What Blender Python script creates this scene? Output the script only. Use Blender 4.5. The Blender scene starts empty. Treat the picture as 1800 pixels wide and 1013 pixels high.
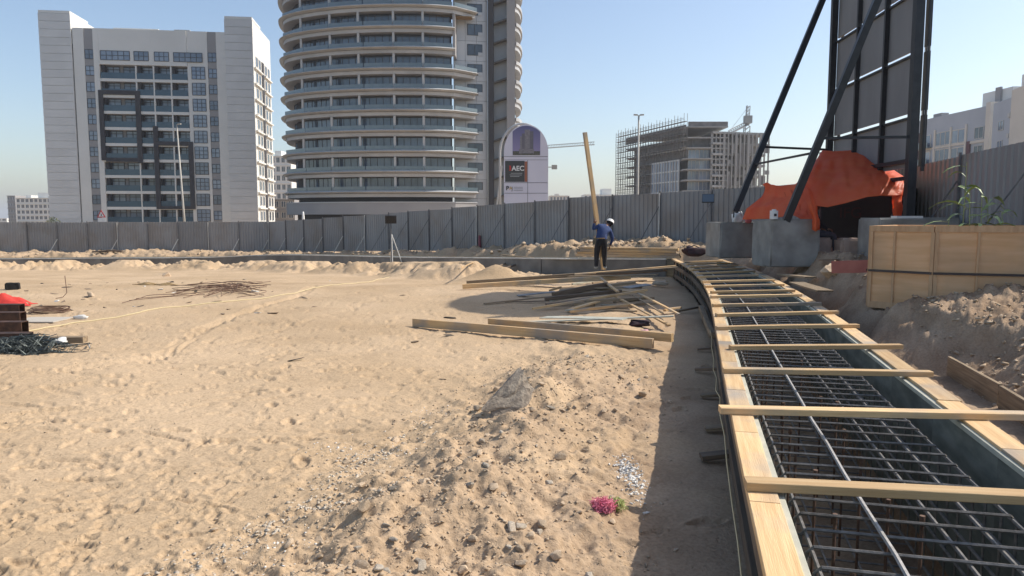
import bpy, bmesh, math, random
import numpy as np
from mathutils import Vector, Matrix, Quaternion
random.seed(7); np.random.seed(7)
R = math.radians
sc = bpy.context.scene
col = sc.collection

# ------------------------------------------------------------------ camera
F, CX, CY, HC, PITCH = 1285.0, 900.0, 506.5, 2.0, R(5.38)
cam_d = bpy.data.cameras.new('camera'); cam = bpy.data.objects.new('camera', cam_d); col.objects.link(cam)
cam.location = (0, 0, HC); cam.rotation_euler = (math.pi/2 - PITCH, 0, 0)
cam_d.sensor_width = 36.0; cam_d.lens = F/1800*36.0; cam_d.clip_start = 0.05; cam_d.clip_end = 9000
sc.camera = cam
# ------------------------------------------------------------------ sky, sun, exposure
SUN_EL = R(44); SUN_DIR = Vector((0.976*math.cos(SUN_EL), 0.217*math.cos(SUN_EL), math.sin(SUN_EL))).normalized()
w = bpy.data.worlds.new('World'); sc.world = w; w.use_nodes = True
nt = w.node_tree; bg = nt.nodes['Background']
sky = nt.nodes.new('ShaderNodeTexSky'); sky.sky_type = 'NISHITA'; sky.sun_disc = False
sky.sun_elevation = SUN_EL; sky.sun_rotation = math.atan2(SUN_DIR.x, SUN_DIR.y)
sky.altitude = 10; sky.air_density = 1.0; sky.dust_density = 1.5; sky.ozone_density = 1.0
nt.links.new(sky.outputs[0], bg.inputs[0]); bg.inputs[1].default_value = 0.15
sd = bpy.data.lights.new('sun', 'SUN'); so = bpy.data.objects.new('sun', sd); col.objects.link(so)
sd.energy = 4.2; sd.angle = R(0.53); sd.color = (1.0, 0.93, 0.82)
so.rotation_euler = SUN_DIR.to_track_quat('Z', 'Y').to_euler(); so.location = (20, 5, 40)
sc.view_settings.view_transform = 'Standard'; sc.view_settings.look = 'None'
sc.view_settings.exposure = 0.25; sc.view_settings.gamma = 1.0
sc.cycles.use_denoising = True; sc.cycles.max_bounces = 6; sc.cycles.diffuse_bounces = 3
sc.cycles.glossy_bounces = 3; sc.cycles.transmission_bounces = 4; sc.cycles.volume_bounces = 0
sc.cycles.caustics_reflective = False; sc.cycles.caustics_refractive = False

# ------------------------------------------------------------------ helpers
ct, st = math.cos(PITCH), math.sin(PITCH)
def ray(px, py):
    a, b = (px-CX)/F, (CY-py)/F
    return Vector((a, ct + b*st, -st + b*ct))
def at(px, py, Y):                       # the point seen at a pixel at distance Y in front of the camera
    r = ray(px, py); return Vector((0, 0, HC)) + r*(Y/r.y)
def g(px, py, z):                        # the point seen at a pixel at height z
    r = ray(px, py); return Vector((0, 0, HC)) + r*((z-HC)/r.z)
def xat(px, Y): return (px-CX)/F*Y*1.0   # sideways offset near the horizon
def zat(py, Y): return at(CX, py, Y).z

def put(o, label=None, cat=None, group=None, kind=None):
    if label: o['label'] = label
    if cat: o['category'] = cat
    if group: o['group'] = group
    if kind: o['kind'] = kind
    return o
def thing(name, label, cat, loc=(0, 0, 0), rz=0.0, group=None):
    o = bpy.data.objects.new(name, None); col.objects.link(o); o.empty_display_size = 0.3
    o.location = loc; o.rotation_euler = (0, 0, rz)
    return put(o, label, cat, group)
def link(name, me, parent=None, mw=None):
    o = bpy.data.objects.new(name, me); col.objects.link(o)
    if parent is not None: o.parent = parent
    if mw is not None: o.matrix_local = mw
    return o
def axes(d, up=Vector((0, 0, 1))):
    d = Vector(d).normalized(); y = up.cross(d)
    if y.length < 1e-4: y = Vector((0, 1, 0)).cross(d)
    y.normalize(); z = d.cross(y)
    return d, y, z
class MB:
    def __init__(s): s.v = []; s.f = []; s.mi = []; s.m = 0
    def add(s, vs, fs):
        n = len(s.v); s.v += [tuple(p) for p in vs]; s.f += [tuple(i+n for i in f) for f in fs]; s.mi += [s.m]*len(fs); return s
    BF = [(0, 3, 2, 1), (4, 5, 6, 7), (0, 1, 5, 4), (1, 2, 6, 5), (2, 3, 7, 6), (3, 0, 4, 7)]
    def box(s, a, b):
        x0, y0, z0 = a; x1, y1, z1 = b
        return s.add([(x0, y0, z0), (x1, y0, z0), (x1, y1, z0), (x0, y1, z0), (x0, y0, z1), (x1, y0, z1), (x1, y1, z1), (x0, y1, z1)], MB.BF)
    def beam(s, p, q, w, h, up=Vector((0, 0, 1))):
        p, q = Vector(p), Vector(q); d, y, z = axes(q-p, up); vs = []
        for c in (p, q):
            for a, b in ((-1, -1), (1, -1), (1, 1), (-1, 1)): vs.append(c + y*(a*w/2) + z*(b*h/2))
        return s.add(vs, [(3, 2, 1, 0), (4, 5, 6, 7), (0, 1, 5, 4), (1, 2, 6, 5), (2, 3, 7, 6), (3, 0, 4, 7)])
    def tube(s, pts, r, n=6, r2=None, cap=True):
        pts = [Vector(p) for p in pts]; rings = []; k = len(pts); vs = []; fs = []
        py = None
        for i, p in enumerate(pts):
            t = (pts[min(i+1, k-1)] - pts[max(i-1, 0)])
            t = t.normalized() if t.length > 1e-9 else Vector((0, 0, 1))
            if py is None:
                up = Vector((0, 0, 1)) if abs(t.z) < .9 else Vector((1, 0, 0)); y = up.cross(t).normalized()
            else:
                y = py - t*py.dot(t); y = y.normalized() if y.length > 1e-6 else Vector((1, 0, 0))
            py = y; z = t.cross(y); rr = r if r2 is None else r + (r2-r)*i/(k-1)
            for j in range(n):
                a = 2*math.pi*j/n; vs.append(p + y*(rr*math.cos(a)) + z*(rr*math.sin(a)))
        for i in range(k-1):
            for j in range(n):
                fs.append((i*n+j, i*n+(j+1) % n, (i+1)*n+(j+1) % n, (i+1)*n+j))
        if cap: fs.append(tuple(reversed(range(n)))); fs.append(tuple(range((k-1)*n, k*n)))
        return s.add(vs, fs)
    def prism(s, poly, a, b, mapf):       # poly 2-D outline, extruded from a to b; mapf(u, v, w) -> xyz
        n = len(poly); vs = [mapf(u, v, a) for u, v in poly] + [mapf(u, v, b) for u, v in poly]
        return s.add(vs, [tuple(reversed(range(n))), tuple(range(n, 2*n))] + [(i, (i+1) % n, n+(i+1) % n, n+i) for i in range(n)])
    def sweep(s, curve, prof):            # curve [(x,y)], prof [(outward offset, z)] closed
        c = [Vector((p[0], p[1], 0)) for p in curve]; k = len(c); n = len(prof); vs = []; fs = []
        for i in range(k):
            t = (c[min(i+1, k-1)] - c[max(i-1, 0)]).normalized(); nn = Vector((t.y, -t.x, 0))
            for o, z in prof: vs.append((c[i].x + nn.x*o, c[i].y + nn.y*o, z))
        for i in range(k-1):
            for j in range(n): fs.append((i*n+j, i*n+(j+1) % n, (i+1)*n+(j+1) % n, (i+1)*n+j))
        fs.append(tuple(reversed(range(n)))); fs.append(tuple(range((k-1)*n, k*n)))
        return s.add(vs, fs)
    def mesh(s, name, mats, smooth=False):
        me = bpy.data.meshes.new(name); me.from_pydata(s.v, [], s.f)
        for m in (mats if isinstance(mats, (list, tuple)) else [mats]): me.materials.append(m)
        if isinstance(mats, (list, tuple)) and len(mats) > 1: me.polygons.foreach_set('material_index', s.mi)
        bm = bmesh.new(); bm.from_mesh(me); bmesh.ops.recalc_face_normals(bm, faces=bm.faces); bm.to_mesh(me); bm.free()
        if smooth: me.polygons.foreach_set('use_smooth', [True]*len(me.polygons))
        me.update(); return me
    def build(s, name, mats, parent=None, world=False, smooth=False):
        if world:
            if parent is None:            # origin goes to the base of the piece
                a = np.array(s.v); o = Vector(((a[:, 0].min()+a[:, 0].max())/2, (a[:, 1].min()+a[:, 1].max())/2, a[:, 2].min()))
                s.v = [tuple(Vector(p)-o) for p in s.v]; ob = link(name, s.mesh(name, mats, smooth)); ob.location = o; return ob
            p0 = parent
            while p0.parent: p0 = p0.parent
            inv = (Matrix.Translation(p0.location) @ p0.rotation_euler.to_matrix().to_4x4()).inverted()
            s.v = [tuple(inv @ Vector(p)) for p in s.v]
        return link(name, s.mesh(name, mats, smooth), parent)

def catmull(pts, n):
    out = []; P = [Vector(p) for p in pts]; P = [P[0]*2-P[1]] + P + [P[-1]*2-P[-2]]
    for i in range(1, len(P)-2):
        for k in range(n):
            t = k/n; a, b, c, d = P[i-1], P[i], P[i+1], P[i+2]
            out.append(0.5*((2*b) + (c-a)*t + (2*a-5*b+4*c-d)*t*t + (3*b-a-3*c+d)*t*t*t))
    out.append(P[-2]); return out

# ------------------------------------------------------------------ materials
MATS = {}
def mat(name, c, c2=None, scale=4.0, rough=0.8, metal=0.0, bump=0.0, bscale=None, stretch=None, vary=0.0, detail=5.0, spec=0.5, trans=0.0, alpha=None, contrast=(0.35, 0.65), bdist=0.02, stain=None, transl=0.0):
    m = bpy.data.materials.new(name); m.use_nodes = True; t = m.node_tree; b = t.nodes['Principled BSDF']; N = t.nodes.new; L = t.links.new
    b.inputs['Base Color'].default_value = (*c, 1); b.inputs['Roughness'].default_value = rough; b.inputs['Metallic'].default_value = metal
    b.inputs['Specular IOR Level'].default_value = spec
    if trans: b.inputs['Transmission Weight'].default_value = trans
    if alpha is not None: b.inputs['Alpha'].default_value = alpha
    if c2 is None and not bump and not vary: MATS[name] = m; return m
    tc = N('ShaderNodeTexCoord'); mp = N('ShaderNodeMapping'); L(tc.outputs['Object'], mp.inputs[0])
    if stretch: mp.inputs['Scale'].default_value = stretch
    oi = N('ShaderNodeObjectInfo')
    if vary:                                # every copy gets its own patch of the grain
        ml = N('ShaderNodeMath'); ml.operation = 'MULTIPLY'; ml.inputs[1].default_value = 37.0; L(oi.outputs['Random'], ml.inputs[0])
        cx = N('ShaderNodeCombineXYZ'); [L(ml.outputs[0], cx.inputs[i]) for i in range(3)]; L(cx.outputs[0], mp.inputs['Location'])
    out = None
    if c2 is not None:
        nz = N('ShaderNodeTexNoise'); nz.inputs['Scale'].default_value = scale; nz.inputs['Detail'].default_value = detail; L(mp.outputs[0], nz.inputs['Vector'])
        cr = N('ShaderNodeValToRGB'); cr.color_ramp.elements[0].color = (*c, 1); cr.color_ramp.elements[1].color = (*c2, 1)
        cr.color_ramp.elements[0].position, cr.color_ramp.elements[1].position = contrast
        L(nz.outputs[0], cr.inputs[0]); out = cr.outputs[0]
    if stain:                               # greyed, dirty patches with their own outline
        n3 = N('ShaderNodeTexNoise'); n3.inputs['Scale'].default_value = stain[1]; n3.inputs['Detail'].default_value = 4; mp3 = N('ShaderNodeMapping'); L(tc.outputs['Object'], mp3.inputs[0])
        if vary: L(cx.outputs[0], mp3.inputs['Location'])
        L(mp3.outputs[0], n3.inputs['Vector'])
        r3 = N('ShaderNodeMapRange'); r3.inputs['From Min'].default_value = .47; r3.inputs['From Max'].default_value = .66; r3.inputs['To Max'].default_value = stain[2]; L(n3.outputs[0], r3.inputs[0])
        mx = N('ShaderNodeMix'); mx.data_type = 'RGBA'; L(r3.outputs[0], mx.inputs[0]); mx.inputs[7].default_value = (*stain[0], 1)
        L(out, mx.inputs[6]); out = mx.outputs[2]
    if vary:
        mr = N('ShaderNodeMapRange'); mr.inputs['To Min'].default_value = 1-vary; mr.inputs['To Max'].default_value = 1+vary; L(oi.outputs['Random'], mr.inputs[0])
        hs = N('ShaderNodeHueSaturation'); L(mr.outputs[0], hs.inputs['Value'])
        if out: L(out, hs.inputs['Color'])
        else: hs.inputs['Color'].default_value = (*c, 1)
        out = hs.outputs[0]
    if out: L(out, b.inputs['Base Color'])
    if bump:
        n2 = N('ShaderNodeTexNoise'); n2.inputs['Scale'].default_value = bscale or scale*4; n2.inputs['Detail'].default_value = 6; L(mp.outputs[0], n2.inputs['Vector'])
        bp = N('ShaderNodeBump'); bp.inputs['Strength'].default_value = bump; bp.inputs['Distance'].default_value = bdist; L(n2.outputs[0], bp.inputs['Height']); L(bp.outputs[0], b.inputs['Normal'])
    if transl:                              # thin cloth lets some light through
        tb = N('ShaderNodeBsdfTranslucent'); ms = N('ShaderNodeMixShader'); ms.inputs[0].default_value = transl
        if out: L(out, tb.inputs['Color'])
        else: tb.inputs['Color'].default_value = (*c, 1)
        L(b.outputs[0], ms.inputs[1]); L(tb.outputs[0], ms.inputs[2]); L(ms.outputs[0], t.nodes['Material Output'].inputs['Surface'])
    MATS[name] = m; return m

wood = mat('sawn pine', (.55, .345, .16), (.67, .465, .24), 2.2, .75, bump=.25, bscale=14, stretch=(.7, 14, 14), vary=.22, stain=((.30, .27, .23), 1.3, .85))
wood_old = mat('weathered timber', (.20, .145, .09), (.36, .27, .17), 2.5, .85, bump=.35, bscale=14, stretch=(.7, 14, 14), vary=.25)
wood_dark = mat('dark oiled timber', (.12, .085, .058), (.20, .145, .095), 2.5, .8, bump=.3, bscale=14, stretch=(.7, 14, 14), vary=.3)
ply_green = mat('green faced plywood', (.075, .09, .078), (.165, .18, .155), 3, .7, bump=.1, stretch=(1, 1, 3), vary=.12)
ply_pale = mat('pale green plywood', (.40, .40, .33), (.50, .50, .42), 3, .7, bump=.1, vary=.1)
ply_edge = mat('plywood edge', (.40, .40, .33), (.52, .50, .40), 8, .8)
blue_board = mat('faded blue board', (.20, .20, .20), (.30, .30, .30), 4, .7, vary=.1)
crate_ply = mat('crate plywood', (.64, .37, .18), (.74, .46, .25), 1.8, .7, bump=.12, bscale=12, stretch=(.8, .8, 7), vary=.07, stain=((.36, .26, .17), .9, .5))
crate_bat = mat('crate batten', (.50, .30, .16), (.60, .39, .22), 3, .75, bump=.2, stretch=(6, 6, 1), vary=.1)
strap_m = mat('brown strap', (.06, .045, .04), rough=.6)
steel_rust = mat('rusty steel', (.040, .022, .016), (.10, .05, .03), 9, .75, metal=.2, bump=.2, vary=.15)
rebar_m = mat('rebar steel', (.13, .12, .108), (.24, .22, .195), 25, .5, metal=.1, bump=.15, bscale=120)
rebar_sunlit = mat('sunlit rebar', (.38, .355, .32), (.52, .49, .45), 30, .5, metal=.1, bump=.2, bscale=120)  # paler rebar steel for the centre bar, sunlight put into its colour
rebar_rust = mat('rusty rebar', (.10, .055, .035), (.17, .10, .065), 20, .8)
wire_m = mat('grey binding wire', (.05, .06, .06), (.12, .14, .135), 12, .5, metal=.5)
concrete = mat('cast concrete', (.23, .22, .20), (.36, .345, .31), 2.2, .9, bump=.25, bscale=18)
concrete_l = mat('pinkish block stone', (.36, .27, .22), (.46, .36, .30), 3, .9, bump=.2, bscale=20)
black_steel = mat('black painted steel', (.012, .012, .015), (.022, .022, .026), 6, .4, spec=.5)
sign_back = mat('grey sign backing', (.19, .19, .192), (.24, .24, .24), 1.2, .55, stretch=(1, 1, .3), vary=.06)
tarp = mat('orange red tarpaulin', (.93, .19, .065), (.96, .26, .095), 2.5, .5, bump=.3, bscale=5, bdist=.05, transl=.55)
tarp_red = mat('red cloth', (.66, .05, .03), (.5, .035, .025), 4, .7, bump=.4, bscale=15)
fence_m = mat('grey sheet metal', (.235, .235, .238), (.29, .288, .285), .9, .5, metal=.1, vary=.13, stretch=(1, 1, .35), contrast=(.3, .75), stain=((.20, .165, .135), .55, .55))
fence_post = mat('dark fence post', (.10, .10, .105), (.15, .145, .145), 5, .6, metal=.1, vary=.3)
post_white = mat('pale prop', (.50, .49, .45), (.62, .6, .55), 6, .6, vary=.15)
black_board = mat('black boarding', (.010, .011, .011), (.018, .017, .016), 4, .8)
white_m = mat('white plastic', (.68, .68, .66), (.78, .77, .74), 6, .5)
soil_dark = mat('stone tan', (.42, .315, .21), (.54, .42, .295), 5, .95, bump=.5, bscale=16, vary=.3)
stone_grey = mat('stone grey', (.36, .305, .24), (.48, .42, .335), 6, .95, bump=.5, bscale=18, vary=.25)
lime_m = mat('lime powder', (.60, .58, .54), (.72, .70, .66), 9, .95, bump=.4, bscale=30)
clad_w = mat('white wall cladding', (.60, .60, .585), (.66, .66, .645), .25, .6, vary=.03)
paint_w = mat('off white render', (.68, .67, .63), (.74, .73, .69), .15, .8)
paint_g = mat('grey render', (.30, .29, .29), (.34, .33, .325), .2, .8)
paint_dark = mat('charcoal render', (.03, .028, .034), (.045, .042, .046), .3, .7)
glass_d = mat('dark window glass', (.035, .05, .075), (.07, .095, .125), .35, .06, spec=.9, vary=.3)
glass_b = mat('tinted balustrade glass', (.02, .06, .10), (.035, .085, .13), .3, .12, spec=.6)
glass_p = mat('pale balustrade glass', (.10, .145, .17), (.16, .205, .225), .3, .08, spec=.7)
glass_t = mat('blue tower glass', (.045, .075, .12), (.10, .14, .20), .5, .05, spec=.9, vary=.3)
glass_sky = mat('blue reflecting glass', (.11, .155, .225), (.24, .29, .36), .25, .05, spec=.9, vary=.3)
frame_d = mat('dark window frame', (.035, .038, .045), rough=.5)
frame_w = mat('pale window frame', (.48, .48, .47), rough=.6)
alu = mat('aluminium panel', (.46, .465, .47), (.53, .53, .53), .2, .45, metal=.25, vary=.04)
band_m = mat('balcony band panel', (.40, .405, .41), (.47, .475, .48), .3, .55, vary=.05, stain=((.30, .30, .30), .25, .4))
slab_c = mat('site concrete', (.30, .30, .29), (.38, .375, .36), .3, .9, vary=.05)
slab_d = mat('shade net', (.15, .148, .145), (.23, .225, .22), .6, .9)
scaf_m = mat('scaffold tube', (.13, .125, .12), rough=.6)
cream = mat('cream render', (.62, .57, .50), (.68, .63, .56), .2, .8)
maroon = mat('maroon render', (.12, .05, .06), rough=.8)
blue_grey = mat('blue grey render', (.40, .43, .48), (.45, .48, .53), .2, .8)
lamp_m = mat('galvanised pole', (.33, .32, .29), (.42, .40, .36), 1, .6)
rope_m = mat('pale rope', (.62, .52, .30), rough=.9)
leaf_m = mat('reed leaf', (.20, .29, .08), (.34, .40, .16), 5, .45, vary=.25)
leaf_s = mat('shrub leaf', (.07, .09, .03), (.14, .15, .055), 3, .6)
pink_m = mat('pink netting', (.70, .16, .26), (.80, .30, .38), 15, .8)
lime_net = mat('lime netting', (.42, .48, .14), (.52, .56, .26), 15, .8)
maroon_bag = mat('maroon canvas', (.045, .012, .02), (.03, .02, .025), 10, .8)
sack_m = mat('brown sacking', (.20, .135, .06), (.28, .19, .09), 9, .95, bump=.4)
skin_m = mat('skin', (.20, .10, .06), rough=.55)
shirt_m = mat('blue shirt', (.018, .04, .13), (.03, .06, .17), 9, .85, bump=.35, bscale=20)
trouser_m = mat('dark trousers', (.008, .008, .011), (.016, .016, .02), 9, .85, bump=.3, bscale=20)
shoe_m = mat('grey shoe', (.20, .24, .28), rough=.7)
greytrouser_m = mat('slate trousers', (.04, .042, .06), (.06, .062, .085), 9, .85, bump=.3, bscale=20)

# ------------------------------------------------------------------ plan of the site
LW = [(.30, .0), (.55, 1.1), (.97, 2.86), (1.76, 6.1), (2.64, 9.6), (3.55, 13.3), (4.33, 17.1), (4.98, 21.0), (5.45, 25.2)]
LWc = [(p.x, p.y) for p in catmull([(x, y, 0) for x, y in LW], 6)]
FAR = [(5.45, 25.2), (1.5, 27.0), (-5.0, 36.0), (-14.5, 46.5), (-20.5, 48.6), (-48.0, 49.5)]
FARZ = [.60, .53, .10, -.28, -.57, -.80]
TW = 1.75                                 # trench width over both wall planks
ZF = 0.60                                 # top of the formwork
def smooth(a, b, x): t = np.clip((x-a)/(b-a), 0, 1); return t*t*(3-2*t)
_T = np.random.rand(256, 256)
def vnoise(x, y, s=0):
    x = x + s*17.31; y = y + s*9.77; xi = np.floor(x).astype(int); yi = np.floor(y).astype(int)
    fx = x-xi; fy = y-yi; fx = fx*fx*(3-2*fx); fy = fy*fy*(3-2*fy)
    a = _T[xi & 255, yi & 255]; b = _T[(xi+1) & 255, yi & 255]; c = _T[xi & 255, (yi+1) & 255]; d = _T[(xi+1) & 255, (yi+1) & 255]
    return (a*(1-fx)+b*fx)*(1-fy) + (c*(1-fx)+d*fx)*fy - .5
def fbm(x, y, o=4, s=0):
    r = 0; a = 1; 
    for k in range(o): r = r + a*vnoise(x*2**k, y*2**k, s+k*3); a *= .5
    return r
def sdist(X, Y):
    pts = LWc + FAR[1:]; best = np.full(X.shape, 1e9); sg = np.zeros(X.shape)
    for (ax, ay), (bx, by) in zip(pts[:-1], pts[1:]):
        dx, dy = bx-ax, by-ay; L2 = dx*dx+dy*dy; t = np.clip(((X-ax)*dx+(Y-ay)*dy)/L2, 0, 1)
        d = np.hypot(X-ax-t*dx, Y-ay-t*dy); c = dx*(Y-ay)-dy*(X-ax); m = d < best-1e-9
        best = np.where(m, d, best); sg = np.where(m, np.where(c < 0, 1, -1), sg)
    # beyond the corner both walls agree the point is outside
    return best*sg
def zin(X, Y): return -np.clip((Y-22)/25, 0, 1)*1.25*smooth(8, -4, X)
# fine marks in the sand: footprints and a tyre track, on a 2 cm raster
RX0, RX1, RY0, RY1, RS = -17.0, 6.0, 2.0, 32.0, .02
NX, NY = int((RX1-RX0)/RS), int((RY1-RY0)/RS)
MARK = np.zeros((NX, NY))
def stamp(x, y, a, L, W, dep, tread=False, rim=.6):
    h = int((L*.5+.06)/RS)+1; i, j = int((x-RX0)/RS), int((y-RY0)/RS)
    if i-h < 0 or j-h < 0 or i+h+1 > NX or j+h+1 > NY: return
    u, v = np.meshgrid(np.arange(-h, h+1)*RS, np.arange(-h, h+1)*RS, indexing='ij')
    p = u*math.cos(a)+v*math.sin(a); q = -u*math.sin(a)+v*math.cos(a)
    r = np.sqrt((p/(L/2))**2 + (q/(W/2*(1+.25*np.cos(p/L*6))))**2)
    z = -dep*(1-smooth(.8, 1.0, r)) + rim*dep*np.exp(-((r-1.14)/.16)**2)
    if tread: z += -dep*.35*(np.sin(p*2*math.pi/.045) > .2)*(r < .9)
    MARK[i-h:i+h+1, j-h:j+h+1] += z
for k in range(8500):
    y = 2.4 + 27*random.random()**1.35; x = random.uniform(-.75*y-1.5, .22*y)
    if x > 6 or x < RX0: continue
    stamp(x, y, random.gauss(.5, 1.0), *random.choice(((random.uniform(.05, .13), random.uniform(.03, .06), random.uniform(.004, .012)), (random.uniform(.05, .15), random.uniform(.025, .05), random.uniform(.006, .016)), (random.uniform(.2, .31), random.uniform(.07, .11), random.uniform(.006, .018)))), random.random() < .5)
for k in range(150):                      # scuffs and dug heels
    y = 2.4 + 22*random.random()**1.3; stamp(random.uniform(-.7*y, .1*y), y, random.uniform(-.5, .6), random.uniform(.3, .8), random.uniform(.06, .14), random.uniform(.015, .035))
for off in (0, .24):
    tr = catmull([g(545, 505, 0), g(520, 522, 0), g(440, 547, 0), g(355, 580, 0), g(250, 640, 0)], 40)
    for i in range(len(tr)-1):
        d = tr[i+1]-tr[i]; 
        p = tr[i]; stamp(p.x+off*.4, p.y+off, math.atan2(d.y, d.x)+math.pi/2+(.35 if off else -.35), .26, .06, .03, rim=.3)
for k in range(16):                       # lines of boot prints
    y = random.uniform(3, 16); x = random.uniform(-.62*y, .05*y); a = random.choice((0, math.pi, .6, -.7, 2.4, 1.5))+random.gauss(0, .3)
    for i in range(14):
        a += random.gauss(0, .06); x += .68*math.cos(a); y += .68*math.sin(a); sd_ = .09 if i % 2 else -.09
        stamp(x-sd_*math.sin(a), y+sd_*math.cos(a), a+random.gauss(0, .1), .29, .105, .024, True, .7)
for pts, dp in ((((120, 660), (330, 618), (520, 575), (700, 520)), .016), (((-40, 760), (260, 700), (560, 640), (720, 600)), .014)):
    for off in (0, .30):
        tr = catmull([g(x, y, 0) for x, y in pts], 30)
        for i in range(len(tr)-1):
            d = tr[i+1]-tr[i]; stamp(tr[i].x, tr[i].y+off, math.atan2(d.y, d.x)+math.pi/2+(.4 if off else -.4), .24, .06, dp, rim=.3)
def marks(X, Y):
    u = np.clip((X-RX0)/RS, 0, NX-1.01); v = np.clip((Y-RY0)/RS, 0, NY-1.01); i = u.astype(int); j = v.astype(int); fu = u-i; fv = v-j
    z = (MARK[i, j]*(1-fu)+MARK[i+1, j]*fu)*(1-fv) + (MARK[i, j+1]*(1-fu)+MARK[i+1, j+1]*fu)*fv
    return z*((X > RX0) & (X < RX1) & (Y > RY0) & (Y < RY1))
def bumpat(X, Y, x, y, sx, sy, h): return h*np.exp(-((X-x)/sx)**2-((Y-y)/sy)**2)
def height(X, Y, fine=True):
    X = np.asarray(X, float); Y = np.asarray(Y, float); s = sdist(X, Y); zi = zin(X, Y)
    near = smooth(26, 22, Y)
    n1 = fbm(X*.35, Y*.35, 3, 1); n2 = fbm(X*1.3, Y*1.3, 4, 5); n3 = fbm(X*5, Y*5, 4, 9)
    plain = zi + n1*.10 + n2*.035
    rid = np.exp(-((s+1.75)/.72)**2)*near*(.05+.20*smooth(10.2, 7.5, Y))*(1+1.1*n2)
    rough = smooth(-3.4, -2.4, s)*smooth(-.35, -.9, s)*near*(.35+.65*smooth(13, 9, Y))
    plain = plain + rid + rough*(n3*.07+fbm(X*14, Y*14, 3, 4)*.035)
    plain = plain + bumpat(X, Y, 3.6, 20.5, .9, 2.0, .10) + bumpat(X, Y, 3.0, 15.6, .5, 2.2, .06)
    farm = smooth(-4.2, -2.2, s)*smooth(-.15, -1.0, s)*smooth(24, 29, Y)
    plain = plain + farm*np.clip(.20+.18*smooth(-3, -14, X)+1.05*fbm(X*.42, Y*.42, 3, 21)+.4*n2+.25*n3, 0, .60)
    plain = plain + bumpat(X, Y, -.6, 25.5, 1.0, .8, .45)
    if fine: plain = plain + marks(X, Y)*(1-rough*.7)
    zo = zi + 1.05 - .45*smooth(40, 60, Y) - .32*smooth(15, 10, Y)
    bank = zo + n2*(.12+.16*smooth(11, 16, Y)) + n3*(.13+.02*smooth(11, 16, Y)) + np.clip(fbm(X*.6, Y*.6, 3, 31), -.2, .6)*(.14+.22*smooth(11, 20, Y)) + fbm(X*9, Y*9, 4, 14)*.09
    bank = bank + bumpat(X, Y, 6.9, 10.2, 1.0, .7, .22)
    ditch = np.where(Y < 23, .06, zi+.25) + n3*.03
    ua = 2.75 - .85*smooth(8.6, 10.6, Y); t_ = np.clip((s+n2*.4-ua)/1.2, 0, 1); up = t_*t_*(3-2*t_)
    outz = ditch*(1-up) + bank*up
    tz = np.where(Y < 23, -.75, zi-.5) + n3*.05
    z = np.where(s < .12, plain, np.where(s < TW-.12, tz, outz))
    return z
def H(x, y, fine=False): return float(height(np.array([x]), np.array([y]), fine)[0])

# ground material
def ground_mat():
    m = bpy.data.materials.new('sand and soil'); m.use_nodes = True; t = m.node_tree; b = t.nodes['Principled BSDF']; N = t.nodes.new; L = t.links.new
    b.inputs['Roughness'].default_value = .95; b.inputs['Specular IOR Level'].default_value = .15
    tc = N('ShaderNodeTexCoord'); at_ = N('ShaderNodeAttribute'); at_.attribute_name = 'soil'
    def noise(s, d): n = N('ShaderNodeTexNoise'); n.inputs['Scale'].default_value = s; n.inputs['Detail'].default_value = d; L(tc.outputs['Object'], n.inputs['Vector']); return n
    def ramp(src, c0, c1, p0, p1):
        r = N('ShaderNodeValToRGB'); r.color_ramp.elements[0].color = (*c0, 1); r.color_ramp.elements[1].color = (*c1, 1)
        r.color_ramp.elements[0].position = p0; r.color_ramp.elements[1].position = p1; L(src, r.inputs[0]); return r
    a = ramp(noise(.34, 8).outputs[0], (.45, .325, .20), (.56, .415, .27), .33, .64)
    f = ramp(noise(38, 5).outputs[0], (.80, .78, .76), (1.05, 1.05, 1.05), .32, .62)
    mx = N('ShaderNodeMix'); mx.data_type = 'RGBA'; mx.blend_type = 'MULTIPLY'; mx.inputs[0].default_value = .8; L(a.outputs[0], mx.inputs[6]); L(f.outputs[0], mx.inputs[7])
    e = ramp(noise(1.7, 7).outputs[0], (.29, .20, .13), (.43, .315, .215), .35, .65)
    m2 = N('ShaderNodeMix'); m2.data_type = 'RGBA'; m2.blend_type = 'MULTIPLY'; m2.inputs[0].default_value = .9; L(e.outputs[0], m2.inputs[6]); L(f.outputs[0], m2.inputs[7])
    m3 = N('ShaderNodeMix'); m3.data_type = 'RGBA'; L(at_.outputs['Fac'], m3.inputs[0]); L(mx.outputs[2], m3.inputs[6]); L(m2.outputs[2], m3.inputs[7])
    L(m3.outputs[2], b.inputs['Base Color'])
    n1 = noise(70, 6); n2 = noise(11, 5); ad = N('ShaderNodeMath'); ad.operation = 'MULTIPLY_ADD'; ad.inputs[1].default_value = .35; L(n1.outputs[0], ad.inputs[0]); L(n2.outputs[0], ad.inputs[2])
    def pits(sc_, p0, p1, dist, k, prev):     # crisp little heel and tool marks
        n = noise(sc_, 2.5); n.inputs['Distortion'].default_value = dist; r = N('ShaderNodeMapRange'); r.inputs['From Min'].default_value = p0; r.inputs['From Max'].default_value = p1; r.inputs['To Max'].default_value = -k; L(n.outputs[0], r.inputs[0])
        a = N('ShaderNodeMath'); a.operation = 'ADD'; L(r.outputs[0], a.inputs[0]); L(prev.outputs[0], a.inputs[1]); return a
    ad = pits(9, .62, .645, .9, .55, ad); ad = pits(26, .615, .645, .8, .42, ad); ad = pits(55, .62, .66, .6, .2, ad)
    bp = N('ShaderNodeBump'); bp.inputs['Strength'].default_value = .5; bp.inputs['Distance'].default_value = .03; L(ad.outputs[0], bp.inputs['Height']); L(bp.outputs[0], b.inputs['Normal'])
    return m
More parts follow.
